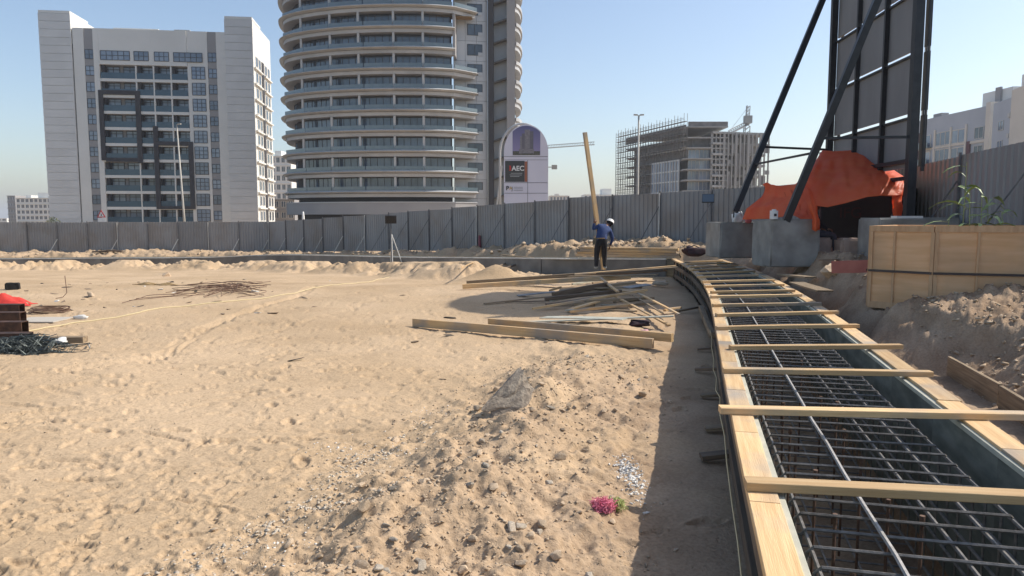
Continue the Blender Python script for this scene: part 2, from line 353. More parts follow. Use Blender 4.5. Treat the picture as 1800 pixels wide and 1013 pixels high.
def make_ground():
    ys = [1.2]
    while ys[-1] < 66: y = ys[-1]; ys.append(y + max(.012, min(y*y/2570*1.5, .13)) * (2.0 if y < 2.2 else 1))
    while ys[-1] < 5000: ys.append(ys[-1]*1.12)
    ps = list(np.arange(-900, -120, 26)) + list(np.arange(-120, 1920, 2.9)) + list(np.arange(1920, 2900, 26))
    t = (np.array(ps)-CX)/F; yv = np.array(ys)
    X = t[None, :]*(yv[:, None]+.9); Y = np.repeat(yv[:, None], len(t), 1)
    Z = height(X, Y)
    far = smooth(66, 90, Y); Z = Z*(1-far) + (-.6)*far
    nr, nc = X.shape; me = bpy.data.meshes.new('ground'); n = nr*nc
    me.vertices.add(n); me.vertices.foreach_set('co', np.stack([X, Y, Z], -1).astype(np.float32).ravel())
    idx = np.arange(n).reshape(nr, nc); q = np.stack([idx[:-1, :-1], idx[:-1, 1:], idx[1:, 1:], idx[1:, :-1]], -1).reshape(-1, 4)
    me.loops.add(q.size); me.loops.foreach_set('vertex_index', q.astype(np.int32).ravel())
    me.polygons.add(len(q)); me.polygons.foreach_set('loop_start', np.arange(0, q.size, 4, dtype=np.int32)); me.polygons.foreach_set('use_smooth', np.ones(len(q), bool))
    me.update(calc_edges=True)
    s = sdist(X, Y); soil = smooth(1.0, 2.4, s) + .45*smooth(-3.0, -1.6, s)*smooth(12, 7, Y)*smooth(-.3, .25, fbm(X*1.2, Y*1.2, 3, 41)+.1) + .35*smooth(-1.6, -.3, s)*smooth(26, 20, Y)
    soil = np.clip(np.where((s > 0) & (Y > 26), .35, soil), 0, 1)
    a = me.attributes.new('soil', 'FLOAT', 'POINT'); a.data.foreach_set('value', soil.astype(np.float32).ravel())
    me.materials.append(ground_mat())
    o = link('ground', me); put(o, 'pale trodden sand of the building plot with footprints and banks', 'ground', kind='structure'); return o
make_ground()

# ------------------------------------------------------------------ hoarding fence round the plot
FH = 2.4
FEN = [(-50.0, 58.6, -.66), (-41.0, 58.4, -.64), (-19.2, 58.0, -.60), (-7.9, 47.2, -.02), (2.65, 34.2, .58), (8.2, 30.2, .80), (9.9, 28.3, .84), (10.9, 24.0, .92), (10.62, 19.5, 1.0), (9.35, 13.35, 1.0), (9.45, 8.6, .95), (9.9, 4.0, .9)]
def fence():
    t = thing('hoarding_fence', 'long grey corrugated metal hoarding fence enclosing the sand plot', 'fence', (2.65, 34.2, .5))
    # one corrugated sheet, 2.5 m wide, reused
    m = MB(); W = 2.5; xs = []; x = 0; d = .03
    while x < W - .01:
        xs += [(x, 0), (x+.09, 0), (x+.115, d), (x+.20, d)]; x += .225
    xs = [(min(a, W), b) for a, b in xs]; n = len(xs)
    vs = [(a, b, 0) for a, b in xs] + [(a, b, FH) for a, b in xs] + [(a, b+.006, 0) for a, b in xs] + [(a, b+.006, FH) for a, b in xs]
    fs = [(i, i+1, n+i+1, n+i) for i in range(n-1)] + [(2*n+i+1, 2*n+i, 3*n+i, 3*n+i+1) for i in range(n-1)] + [(n+i, n+i+1, 3*n+i+1, 3*n+i) for i in range(n-1)]
    m.add(vs, fs); sheet = m.mesh('fence_sheet', fence_m)
    pm = MB().box((-.03, -.06, -.3), (.03, -.012, FH+.05)).mesh('fence_post', fence_post)
    pw = MB().box((-.022, -.10, -.3), (.022, -.062, FH-.02)).mesh('fence_prop', post_white)
    inv = t.matrix_basis.inverted(); rnd = random.Random(3)
    k = 0
    for (ax, ay, az), (bx, by, bz) in zip(FEN[:-1], FEN[1:]):
        L = math.hypot(bx-ax, by-ay); c = max(1, round(L/2.55))
        for i in range(c):
            f0, f1 = i/c, (i+1)/c; p = Vector((ax+(bx-ax)*f0, ay+(by-ay)*f0, az+(bz-az)*f0)); q = Vector((ax+(bx-ax)*f1, ay+(by-ay)*f1, az+(bz-az)*f1))
            d3 = q-p; ang = math.atan2(d3.y, d3.x)
            M = Matrix.Translation(p - t.location + Vector((0, 0, rnd.uniform(-.025, .025)))) @ Matrix.Rotation(ang, 4, 'Z')
            sh = Matrix.Identity(4); sh[0][0] = L/c/2.5; sh[2][0] = d3.z/2.5
            link('sheet_panel', sheet, t, M @ sh)
            link('post', pm, t, M)
            if k % 5 == 3 or k in (1, 2, 11): link('pale_prop', pw, t, M)
            # raking brace on the inner side
            nx = Vector((math.sin(ang), -math.cos(ang), 0)); along = Vector((math.cos(ang), math.sin(ang), 0))
            if ang < -.05 or k % 2 == 0:
                left = ay > 57
                top = p + nx*.07 + Vector((0, 0, 1.05 if left else 1.85)) + along*(.0)
                foot = p + nx*(1.1 if not left else .6) - along*(.75 if not left else .55)
                foot.z = p.z + .0
                b = MB(); b.tube([foot-Vector((0, 0, .3)), top], .017 if not left else .03, 6)
                b.build('brace', post_white if left else fence_post, t, world=True)
            k += 1
fence()

# ------------------------------------------------------------------ formwork of the foundation beam
def norm_at(i, pts):
    a = Vector(pts[max(i-1, 0)]).to_2d(); b = Vector(pts[min(i+1, len(pts)-1)]).to_2d(); d = (b-a).normalized(); return Vector((d.y, -d.x)), d
def resample(pts, step, start=0.0):
    out = []; acc = start; P = [Vector((p[0], p[1])) for p in pts]; dist = 0
    for a, b in zip(P[:-1], P[1:]):
        L = (b-a).length
        while acc <= dist+L: f = (acc-dist)/L; d = (b-a).normalized(); out.append((a.lerp(b, f), d, acc)); acc += step
        dist += L
    return out
def offs(pts, o): return [tuple(Vector(p[:2]) + norm_at(i, pts)[0]*o) for i, p in enumerate(pts)]
def seg_board(p, q, w, h, z0, m, name, parent, rr=None, tilt=0):
    b = MB(); b.beam((p[0], p[1], z0+h/2), (q[0], q[1], z0+h/2), w, h); return b.build(name, m, parent, world=True)
def local_board(p, q, w, h, m, name, parent=None, up=Vector((0, 0, 1)), warp=0.0):
    """a timber with its own length axis, so that the grain runs along it; p and q are the centres of the ends"""
    p, q = Vector(p), Vector(q); L = (q-p).length; d, y, z = axes(q-p, up); b = MB(); e = min(w, h)*.07
    n = 6 if L > 1.2 else 2; ring = [(-w/2+e, -h/2), (w/2-e, -h/2), (w/2, -h/2+e), (w/2, h/2-e), (w/2-e, h/2), (-w/2+e, h/2), (-w/2, h/2-e), (-w/2, -h/2+e)]
    vs = []; fs = []; r = random.Random(hash((round(p.x, 3), round(q.y, 3))) & 0xffff); wy = r.uniform(-1, 1)*warp; wz = r.uniform(-.3, 1)*warp
    for i in range(n+1):
        t = i/n; s = 4*t*(1-t)
        for a, c in ring: vs.append((L*t, a+wy*s, c+wz*s*.5))
    for i in range(n):
        for j in range(8): fs.append((i*8+j, i*8+(j+1) % 8, (i+1)*8+(j+1) % 8, (i+1)*8+j))
    fs += [tuple(reversed(range(8))), tuple(range(n*8, n*8+8))]
    b.add(vs, fs); M = Matrix(((d.x, y.x, z.x, p.x), (d.y, y.y, z.y, p.y), (d.z, y.z, z.z, p.z), (0, 0, 0, 1)))
    me = b.mesh(name, m); o = bpy.data.objects.new(name, me); col.objects.link(o)
    if parent is not None: o.parent = parent; o.matrix_local = Matrix.Translation(-Vector(parent.location)) @ M
    else: o.matrix_world = M
    return o
def wall_run(t, line, zfun, side, zdown, top_w=.2, step=2.4, stakes=True, tm=wood):
    """one formwork wall: plywood panels, flat top planks, studs; side +1 = plywood face towards +normal"""
    rs = resample(line, step/4)
    for i in range(0, len(rs)-1, 4):
        j = min(i+4, len(rs)-1)
        for a, b in ((i, min(i+2, j)), (min(i+2, j), j)):
            if a == b: continue
            p, q = rs[a][0], rs[b][0]; d = (q-p).normalized(); n = Vector((d.y, -d.x)); z = zfun(p, q)
            pz, qz = z
            off = n*side*(top_w/2+.012)
            local_board((p.x+off.x, p.y+off.y, (pz-zdown)/1), (q.x+off.x, q.y+off.y, qz-zdown), .02, zdown*2-.012, ply_green, 'plywood_panel', t)
            local_board((p.x+off.x, p.y+off.y, pz+.006), (q.x+off.x, q.y+off.y, qz+.006), .040, .034, ply_edge, 'plywood_edge', t)
        p, q = rs[i][0], rs[j][0]; d = (q-p).normalized(); n = Vector((d.y, -d.x)); z = zfun(p, q)
        mid = rs[(i+j)//2][0]; zm = (z[0]+z[1])/2
        jt = random.uniform(-.008, .008)
        for a, b, za, zb in ((p, mid, z[0], zm), (mid, q, zm, z[1])) if j-i > 2 else ((p, q, z[0], z[1]),):
            gap = (b-a).normalized()*.004
            local_board((a.x+gap.x+n.x*jt, a.y+gap.y+n.y*jt, za+.022+jt*.3), (b.x-gap.x+n.x*jt, b.y-gap.y+n.y*jt, zb+.022+jt*.3), top_w, .044, tm, 'top_plank', t, warp=.004)
    if stakes:
        for p, d, s in resample(line, .8, .5):
            n = Vector((d.y, -d.x)); o = p + n*side*(top_w*.18); z = zfun(p, p)[0]
            local_board((o.x, o.y, z-zdown*2+.02), (o.x, o.y, z-.002), .05, .09, wood_dark, 'stud', t, up=Vector((d.x, d.y, 0)))
        for zz in (.20, .48):
            for (p, d, s), (q, d2, s2) in zip(resample(line, 2.4)[:-1], resample(line, 2.4)[1:]):
                n = Vector((d.y, -d.x)); o = -n*side*(top_w*.10); za, zb = zfun(p, q)
                local_board((p.x+o.x, p.y+o.y, za-zz), (q.x+o.x-d.x*.01, q.y+o.y-d.y*.01, zb-zz), .045, .12, wood_dark, 'waler', t)
near_line = [p for p in LWc if p[1] > .9]
lc = offs(near_line, .115); rc = offs(near_line, TW-.10)
flat = lambda p, q: (ZF, ZF)
fl = thing('formwork_wall', 'formwork wall with pale top planks nearest the sand, left side of the trench', 'formwork', (1.5, 5, 0), group='walls of the foundation formwork')
wall_run(fl, lc, flat, 1, .55, .145)
fr = thing('formwork_wall', 'formwork wall with green plywood face, right side of the trench by the soil bank', 'formwork', (3.2, 5, 0), group='walls of the foundation formwork')
wall_run(fr, rc, flat, -1, .55, .16)
# far run of the beam
def fz(p):
    best = None
    for (a, b, za, zb) in zip(FAR[:-1], FAR[1:], FARZ[:-1], FARZ[1:]):
        A, B = Vector(a), Vector(b); L2 = (B-A).length_squared; t = max(0, min(1, (Vector(p)-A).dot(B-A)/L2)); dd = (A.lerp(B, t)-Vector(p)).length
        if best is None or dd < best[0]: best = (dd, za+(zb-za)*t)
    return best[1]
ff = thing('formwork_wall', 'far formwork wall running along the back fence with a thin white top edge', 'formwork', (-5, 36, -.6), group='walls of the foundation formwork')
farline = [(p.x, p.y) for p in catmull([(x, y, 0) for x, y in FAR[1:]], 5)]
farline = [(5.35, 25.32), (3.5, 26.1)] + farline
wall_run(ff, [Vector(p) for p in farline], lambda p, q: (fz(p), fz(q)), 1, .42, .16, stakes=False, tm=post_white)
face_ply = mat('grey form board', (.13, .125, .115), (.20, .195, .18), 1.5, .8, bump=.15, vary=.2)
for (p, d, s), (q, d2, s2) in zip(resample(farline, 2.4)[:-1], resample(farline, 2.4)[1:]):
    n = Vector((d.y, -d.x)); o = -n*.07
    local_board((p.x+o.x, p.y+o.y, fz(p)-.42), (q.x+o.x, q.y+o.y, fz(q)-.42), .03, .82, face_ply, 'face_panel', ff)
fb = thing('formwork_wall', 'grey topped formwork wall of the far trench run, nearest the back fence', 'formwork', (-5, 38, -.6), group='walls of the foundation formwork')
wall_run(fb, offs(farline, 1.5), lambda p, q: (fz(p)-.02, fz(q)-.02), -1, .42, .14, stakes=False, tm=wood_old)
# closing wall at the corner
# ------------------------------------------------------------------ reinforcement cage
cg = thing('rebar_cage', 'dark steel rebar cage lying inside the trench formwork', 'rebar', (2.4, 5, -.4))
def cage():
    line = near_line; rs = resample(line, .205, .5); a0, a1 = .30, TW-.34; zt, zb = .47, -.50
    for k, (p, d, s) in enumerate(rs):
        if p.y > 24.5: break
        n = Vector((d.y, -d.x)); j = random.uniform(-.012, .012); P = lambda o, z: (p.x+n.x*o+d.x*j, p.y+n.y*o+d.y*j, z)
        r = .009
        b = MB(); b.tube([P(a0, zb), P(a0, zt-.03), P(a0+.03, zt), P((a0+a1)/2, zt+random.uniform(-.006, .006)), P(a1-.03, zt), P(a1, zt-.03), P(a1, zb), P(a0, zb)], r, 5)
        b.build('stirrup', rebar_m, cg, world=True)
    def longi(o, z, r, m, a=None, wob=0.0):
        pts = [p for p in offs(line, o) if p[1] < 24.8]; b = MB(); b.tube([(x+random.uniform(-wob, wob), y, z+random.uniform(-wob, wob)) for x, y in pts], r, 6); b.build('long_bar', m, cg, world=True)
    longi(a0+.36, zt+.022, .0125, rebar_sunlit, wob=.004)
    for f in (0.02, .62, .80, .98): longi(a0+(a1-a0)*f, zt-.02, .0105, rebar_m)
    for f in (0, .2, .4, .6, .8, 1): longi(a0+(a1-a0)*f, zb+.02, .0115, rebar_m)
    for z in (.25, .05, -.15): longi(a0+.015, z, .009, rebar_m); longi(a1-.015, z, .010, rebar_m)
    for k, (p, d, s) in enumerate(resample(line, .62, 1.6)):
        if p.y > 16: break
        n = Vector((d.y, -d.x))
        for o in (.52, .92):
            if random.random() < .25: continue
            x, y = p.x+n.x*(o+random.uniform(-.05, .05)), p.y+n.y*o; h = .36+random.uniform(-.08, .1)
            b = MB(); b.tube([(x, y, -.6), (x, y, h)], .009, 6); vb = b.build('starter_bar', rebar_rust, cg, world=True)
            b = MB(); b.tube([(x, y, h-.03), (x, y, h+.012), (x, y, h+.02)], .014, 8); b.build('cap', rebar_rust, vb, world=True)
cage()
# ------------------------------------------------------------------ timbers laid across the trench
CR = [(1310, 850, 1900, 880), (1265, 720, 1805, 731), (1271, 651, 1637, 657), (1283, 611, 1584, 609), (1259, 577, 1508, 573), (1259, 554, 1472, 549), (1253, 537, 1442, 534), (1250, 522, 1408, 519),
      (1250, 514, 1396, 511), (1239, 504, 1377, 501), (1234, 496, 1360, 493), (1228, 487, 1332, 484), (1226, 481, 1326, 477), (1216, 475, 1310, 472), (1212, 470, 1296, 467), (1207, 465, 1282, 463), (1203, 461, 1270, 459)]
ORD = ['nearest', 'second nearest', 'third nearest', 'fourth nearest', 'fifth nearest', 'sixth nearest', 'seventh nearest', 'eighth nearest', 'ninth nearest', 'tenth nearest', 'eleventh nearest', 'twelfth nearest', 'thirteenth nearest', 'fourteenth nearest', 'fifteenth nearest', 'third farthest', 'farthest']
ORD[15] = 'second farthest'
for k, (x0, y0, x1, y1) in enumerate(CR):
    zz = ZF+.044+.024
    p, q = g(x0, y0, zz), g(x1, y1, zz)
    if k == 0: q = p + (q-p).normalized()*2.5
    o = local_board(p, q, .098 if k < 2 else .085, .046, wood, 'crosspiece_timber', warp=.012)
    put(o, ORD[k]+' pale timber crosspiece laid over the rebar trench', 'timber', 'timber crosspieces over the trench')

# ------------------------------------------------------------------ loose timbers
def timber(x0, y0, z0, x1, y1, z1, w, h, m, label, name='timber_plank', group='loose timbers in the pile', cat='timber', warp=.02, roll=0):
    p, q = g(x0, y0, z0), g(x1, y1, z1)
    for _ in range(3):
        z0 = max(z0, H(p.x, p.y)+h/2+.005); z1 = max(z1, H(q.x, q.y)+h/2+.005)
        lift = max(H(*(p.lerp(q, f)).xy)+h/2+.005-(z0+(z1-z0)*f) for f in (.2, .35, .5, .65, .8))
        if lift > 0: z0 += lift*.7; z1 += lift*.7
        p, q = g(x0, y0, z0), g(x1, y1, z1)
    o = local_board(p, q, w, h, m, name, warp=warp, up=Vector((math.sin(roll), 0, math.cos(roll))))
    return put(o, label, cat, group)
timber(727, 567, .09, 1148, 604, .10, .075, .15, wood, 'long square yellow beam at the front of the pile, its dark end pointing to the trench', 'timber_beam')
timber(860, 566, .06, 1182, 594, .20, .075, .13, wood, 'long yellow beam lying just behind the frontmost beam', 'timber_beam')
timber(820, 498, .12, 1172, 473, .52, .10, .14, wood_old, 'upper of the two long tan beams under the worker', 'timber_beam')
timber(813, 504, .06, 1108, 487, .36, .10, .13, wood, 'lower of the two long tan beams, reaching farthest left', 'timber_beam')
timber(905, 492, .18, 1192, 470, .60, .16, .03, wood_old, 'thin weathered plank behind the worker shoes', warp=.03)
timber(1000, 486, .33, 1155, 483, .50, .2, .03, wood_old, 'short wide plank beside the white rag end of the pile')
timber(1085, 484, .47, 1168, 490, .42, .05, .02, wood_old, 'thin stick crossing the pile end near the trench corner')
timber(1056, 489, .42, 1086, 513, .38, .07, .035, wood, 'short yellow stick leaning diagonally across the pile middle')
timber(972, 519, .22, 1066, 501, .38, .10, .13, wood_dark, 'thick dark brown beam in the pile middle', 'timber_beam')
timber(974, 524, .13, 1080, 507, .30, .12, .05, wood_old, 'brown board just under the thick dark beam')
timber(968, 529, .10, 1068, 514, .24, .15, .03, ply_pale, 'pale grey board in the pile middle')
timber(936, 543, .05, 1137, 510, .34, .06, .05, wood, 'long thin light batten pointing up to the right')
timber(998, 546, .05, 1066, 527, .18, .10, .04, wood, 'light plank under the long thin batten')
timber(1002, 548, .07, 1112, 536, .18, .08, .05, wood, 'light plank nearest the pale green sheets')
timber(1010, 537, .06, 1045, 535, .1, .12, .10, wood_old, 'short grey block end below the light planks', 'timber_block')
timber(851, 534, .04, 974, 521, .12, .07, .03, wood_old, 'thin batten lying in the rounded shadow')
timber(910, 520, .05, 976, 513, .14, .22, .02, blue_board, 'blue grey board lying in the rounded shadow', 'board_sheet')
timber(888, 531, .02, 970, 529, .03, .05, .02, wood_dark, 'short dark lath in the rounded shadow')
timber(1100, 506, .38, 1142, 500, .44, .35, .015, blue_board, 'faded blue board on the right end of the pile', 'board_sheet')
timber(966, 511, .14, 986, 505, .2, .05, .05, wood, 'stubby yellow offcut at the left of the pile middle', 'timber_block')
timber(1081, 521, .22, 1176, 572, .12, .06, .03, wood, 'yellow lath sloping down toward the pale green sheet')
timber(1118, 514, .28, 1194, 553, .24, .05, .03, wood, 'lath sloping down to the trench shadow')
timber(1112, 519, .24, 1165, 551, .16, .04, .02, wood_old, 'thin grey lath beside the lath by the trench shadow')
timber(1168, 546, .16, 1196, 541, .14, .06, .04, wood, 'small yellow offcut at the edge of the trench shadow', 'timber_block')
timber(882, 568, .05, 1184, 556, .26, .10, .025, ply_pale, 'long pale green plywood strip above the front beams', 'board_sheet', warp=.03)
timber(955, 558, .09, 1100, 561, .2, .30, .015, ply_pale, 'wide pale green plywood sheet lying on the strip', 'board_sheet')
timber(858, 478, .02, 912, 452, .40, .09, .05, wood_dark, 'dark plank tilted up on the small dirt heap', group='dark planks on the small dirt heap')
timber(880, 475, .05, 932, 455, .40, .12, .05, wood_dark, 'second dark plank on the small dirt heap', group='dark planks on the small dirt heap')
timber(880, 448, .50, 1010, 462, .36, .10, .04, wood_old, 'long grey plank lying over the dark tilted planks', group='dark planks on the small dirt heap')
timber(905, 453, .44, 960, 456, .42, .16, .03, wood_dark, 'short dark board under the long grey plank', group='dark planks on the small dirt heap')
timber(806, 473, -.02, 832, 461, .12, .05, .03, wood, 'tiny yellow stick on the sand near the tripod lamp', group='dark planks on the small dirt heap')
for k, (a, b, lab) in enumerate(((0, 0, 'bottom'), (1, 0, 'second'), (2, 0, 'third'), (3, 0, 'top'))):
    z = .70 + k*.085; Y = 26.2
    p = Vector((xat(1015 + [0, 3, 8, 6][k], Y+.5), Y+.55, z)); q = Vector((xat(1196 - [0, 2, 6, 4][k], Y-.7), Y-.75, z))
    o = local_board(p, q, .45 if k < 3 else .3, .078, wood, 'timber_beam'); put(o, lab + ' beam of the neat timber stack behind the worker', 'timber', 'stacked beams behind the worker')
rt = random.Random(23)
for k, (x0, y0, z0, x1, y1, z1, w_, h_, mm, lb) in enumerate((
    (880, 494, .16, 1130, 478, .46, .12, .05, wood_old, 'grey brown plank lying on top of the two long tan beams'),
    (930, 489, .24, 1165, 475, .54, .09, .07, wood_dark, 'dark plank along the back of the two long tan beams'),
    (1010, 483, .38, 1188, 468, .62, .10, .05, wood, 'yellow plank end resting at the trench corner behind the worker'),
    (985, 512, .26, 1115, 497, .40, .14, .06, wood_old, 'weathered board lying across the thick dark beam'),
    (958, 526, .16, 1092, 512, .30, .10, .08, wood_dark, 'dark square timber below the weathered board'),
    (1020, 507, .30, 1128, 506, .36, .16, .03, wood_old, 'flat grey board in front of the faded blue board'),
    (960, 536, .10, 1075, 520, .22, .09, .06, wood_dark, 'dark timber beside the long thin light batten'),
    (1030, 530, .16, 1150, 524, .24, .08, .05, wood_old, 'grey batten lying flat near the sloping laths'))):
    timber(x0, y0, z0, x1, y1, z1, w_, h_, mm, lb)
rt = random.Random(17); OFC = []
for k in range(16):
    x, y = rt.uniform(985, 1125), rt.uniform(494, 546); a = rt.uniform(-.35, .12); L_ = rt.uniform(25, 75)
    mo = rt.choice((wood, wood_old, wood_old, wood_dark, ply_pale)); OFC.append((x+L_/2, mo, timber(x, y, .05, x+L_, y+L_*a*.55, .08, rt.uniform(.04, .12), rt.uniform(.02, .05), mo, 'short offcut', 'timber_offcut', 'short offcuts among the timber pile')))
ON = ['leftmost', 'second from left', 'third from left', 'fourth from left', 'fifth from left', 'sixth from left', 'seventh from left', 'eighth from left', 'eighth from right', 'seventh from right', 'sixth from right', 'fifth from right', 'fourth from right', 'third from right', 'second from right', 'rightmost']
for k, (_, mo, o) in enumerate(sorted(OFC, key=lambda t: t[0])):
    o['label'] = {wood: 'yellow', wood_old: 'weathered', wood_dark: 'dark brown', ply_pale: 'pale grey'}[mo] + ' short offcut, ' + ON[k] + ' of the offcuts loose in the timber pile'
# boards in the shade strip beside the left wall
def shadeboard(x0, y0, x1, y1, w, h, m, label):
    p = g(x0, y0, .05); q = g(x1, y1, .05); p.z = H(p.x, p.y)+h/2+.02; q.z = p.z+.03
    put(local_board(p, q, w, h, m, 'short_board'), label, 'board', 'short boards in the shade beside the formwork')
shadeboard(1232, 806, 1292, 806, .11, .04, wood_dark, 'dark short board at right angles to the formwork, nearest the camera')
shadeboard(1240, 752, 1290, 753, .11, .03, wood_old, 'grey short board at right angles to the formwork, second nearest')
shadeboard(1232, 687, 1280, 688, .11, .03, wood_old, 'grey short board at right angles to the formwork, third nearest')
shadeboard(1222, 645, 1262, 648, .06, .04, wood_dark, 'thin dark stick at right angles to the formwork')
shadeboard(1226, 610, 1254, 611, .05, .03, wood_dark, 'thinnest dark stick against the formwork foot')
shadeboard(1190, 546, 1238, 539, .07, .04, wood_old, 'grey stick reaching from the pile to the formwork')
p, q = g(1232, 541, .2), g(1253, 590, .22); put(local_board(p, q, .09, .09, wood_old, 'timber_post'), 'square grey post lying along the formwork foot, its dark end to the camera', 'timber')
# edging board of the ditch on the right
eb = thing('edging_board', 'low weathered edging boards holding back the soil bank on the right', 'board', (4.9, 7.5, .05))
for a, b in (((1668, 645), (1757, 697)), ((1759, 700), (1900, 790))):
    p, q = g(*a, .18), g(*b, .18); local_board(p, q, .04, .26, wood_old, 'board', eb)

m = MB(); tw_ = offs(near_line, .02); m.tube([(x+.012*math.sin(y*5), y, .30+.05*math.sin(y*1.3)+.02*math.sin(y*4.1)) for x, y in tw_ if y < 11], .005, 4)
put(m.build('twine', rope_m, None, world=True), 'thin pale twine strung along the shaded side of the left formwork wall', 'twine')

# ------------------------------------------------------------------ billboard seen from behind
def billboard():
    FP, NP = Vector((9.62, 22.2, 0)), Vector((9.28, 17.0, 0)); BB = thing('billboard', 'tall arched billboard seen from behind, grey panels on a black steel frame', 'billboard', (9.45, 19.5, 1.0))
    d = (NP-FP); W = d.length; d.normalize(); n = Vector((d.y, -d.x, 0))   # n points to the camera side?
    if n.x > 0: n = -n
    def S(s, z, o=0): return FP + d*s + n*o + Vector((0, 0, z))
    z0, rows, top = 3.15, [3.15, 4.42, 5.84, 7.26, 8.68], 10.9
    def archz(s): r = W/2; return 8.3 + (top-8.3)*math.sqrt(max(0, 1-((s-r)/r)**2))
    cw = W/3
    for c in range(3):
        for k in range(len(rows)):
            a, b = c*cw+.03, (c+1)*cw-.03; zb = rows[k]+.05
            if k < len(rows)-1:
                zt = rows[k+1]-.03; poly = [(a, zb), (b, zb), (b, min(zt, archz(b))), (a, min(zt, archz(a)))]
            else:
                ss = [b+(a-b)*i/8 for i in range(9)]; poly = [(a, zb), (b, zb)] + [(s, max(zb+.05, archz(s)-.03)) for s in ss]
            m = MB(); m.prism(poly, 0, .05, lambda u, v, w_: S(u, v, -w_)); m.build('panel', sign_back, BB, world=True)
    for c in (1, 2):
        m = MB(); m.beam(S(c*cw, 2.9, .06), S(c*cw, archz(c*cw)-.05, .06), .11, .09, up=d); m.build('upright', black_steel, BB, world=True)
    for k, z in enumerate(rows[1:]):
        m = MB(); m.beam(S(.05, z-.07, .035), S(W-.05, z-.07, .035), .05, .05); m.build('cross_rail', black_steel, BB, world=True)
    for z in (3.35, 2.95):
        m = MB(); m.beam(S(-.1, z, .08), S(W+.1, z, .08), .09, .09); m.build('bottom_rail', black_steel, BB, world=True)
    for s, w_, zb in ((-.03, .17, 1.0), (W+.0, .19, 1.3)):
        m = MB(); m.beam(S(s, zb, .1), S(s, 9.2, .1), w_, w_, up=d); m.build('post', black_steel, BB, world=True)
    m = MB()
    pts = [S(0, 3.1, -.15)] + [S(W/2 - W/2*math.cos(math.pi*i/20), archz(W/2 - W/2*math.cos(math.pi*i/20)), -.15) for i in range(21)] + [S(W, 3.1, -.15)]
    m.tube(pts, .045, 6); m.build('edge_tube', black_steel, BB, world=True)
    # clad edge facing the camera side, in lengths with pale joints between
    for k in range(4):
        m = MB(); m.beam(S(W-.04, rows[k]+.06, -.15), S(W-.04, rows[k+1]-.05, -.15), .08, .16, up=d); m.build('edge_cladding', black_steel, BB, world=True)
        m = MB(); m.beam(S(W-.04, rows[k+1]-.045, -.15), S(W-.04, rows[k+1]+.055, -.15), .06, .14, up=d); m.build('edge_joint', white_m, BB, world=True)
    m = MB(); poly = [(0.05, 3.2), (W-.05, 3.2)] + [(W/2 + (W/2-.05)*math.cos(math.pi*i/20), archz(W/2 + (W/2-.05)*math.cos(math.pi*i/20))-.08) for i in range(21)]
    # raking struts down to the blocks
    f1, f2 = at(1295, 366, 21.3), at(1385, 381, 17.6)
    for f, s in ((f1, .0), (f2, W)):
        tp = S(s, 9.55, .05); m = MB(); m.beam(f-(tp-f).normalized()*.12, tp, .16, .16, up=d); m.build('raking_strut', black_steel, BB, world=True)
    m = MB(); a = at(1322, 288, 21.2); a = f1.lerp(S(0, 9.55, .05), (a.z-f1.z)/(9.55-f1.z)); b = f2.lerp(S(W, 9.55, .05), (a.z-.02-f2.z)/(9.55-f2.z))
    m.beam(a, b, .05, .05); m.build('strut_tie', black_steel, BB, world=True)
    a = f2.lerp(S(W, 9.55, .05), .245); m = MB(); m.beam(a, S(W, a.z-.02, .1), .06, .06); m.build('strut_tie', black_steel, BB, world=True)
    a = f1.lerp(S(0, 9.55, .05), .245); m = MB(); m.beam(a, S(0, a.z-.02, .1), .06, .06); m.build('strut_tie', black_steel, BB, world=True)
billboard()
def rough_block(name, m, c, sx, sy, sz, rz, label, cat, seed, bev=.03, group=None, jit=.012):
    bm = bmesh.new(); bmesh.ops.create_cube(bm, size=1); bmesh.ops.scale(bm, vec=(sx, sy, sz), verts=bm.verts)
    bmesh.ops.bevel(bm, geom=bm.edges, offset=bev, segments=2, affect='EDGES'); bmesh.ops.subdivide_edges(bm, edges=[e for e in bm.edges if e.calc_length() > .3], cuts=3, use_grid_fill=True)
    r = random.Random(seed)
    for v in bm.verts: v.co += Vector((r.uniform(-jit, jit), r.uniform(-jit, jit), r.uniform(-jit, jit)*.5)); v.co.z += sz/2
    me = bpy.data.meshes.new(name); bm.to_mesh(me); bm.free(); me.materials.append(m)
    o = link(name, me); o.location = c; o.rotation_euler = (0, 0, rz); return put(o, label, cat, group)
def on(px, py_bot, Y): return at(px, py_bot, Y)
c = at(1291, 450, 22.3); rough_block('concrete_block', concrete, (c.x, c.y, .85), 1.38, 1.3, zat(391, 21.7)-.85, R(4), 'concrete footing block holding the left raking strut, with white bag on top', 'block', 1, group='concrete footing blocks')
c = at(1379, 455, 18.1); rough_block('concrete_block', concrete, (c.x, c.y, .85), 1.22, 1.1, zat(385.5, 17.6)-.85, R(5), 'concrete footing block holding the right raking strut, with white can on top', 'block', 2, group='concrete footing blocks')
c = at(1604, 440, 16.6); rough_block('concrete_block', concrete, (c.x-.15, c.y, .9), 1.7, 1.2, zat(383, 16.0)-.9, R(-5), 'dark concrete footing under the thick billboard post behind the crate', 'block', 3, group='concrete footing blocks')
rough_block('stone_block', concrete_l, (at(1437, 440, 18.3).x, 18.3, .95), .52, .5, zat(418, 18.1)-.95, R(4), 'pinkish block used as a seat next to the concrete footing', 'block', 4, .05, 'pinkish blocks under the tarpaulin')
rough_block('stone_block', concrete_l, (at(1498, 440, 17.7).x, 17.8, .95), .62, .5, zat(419, 17.6)-.95, R(-3), 'pinkish block standing alone in front of the dark shelter', 'block', 5, .05, 'pinkish blocks under the tarpaulin')

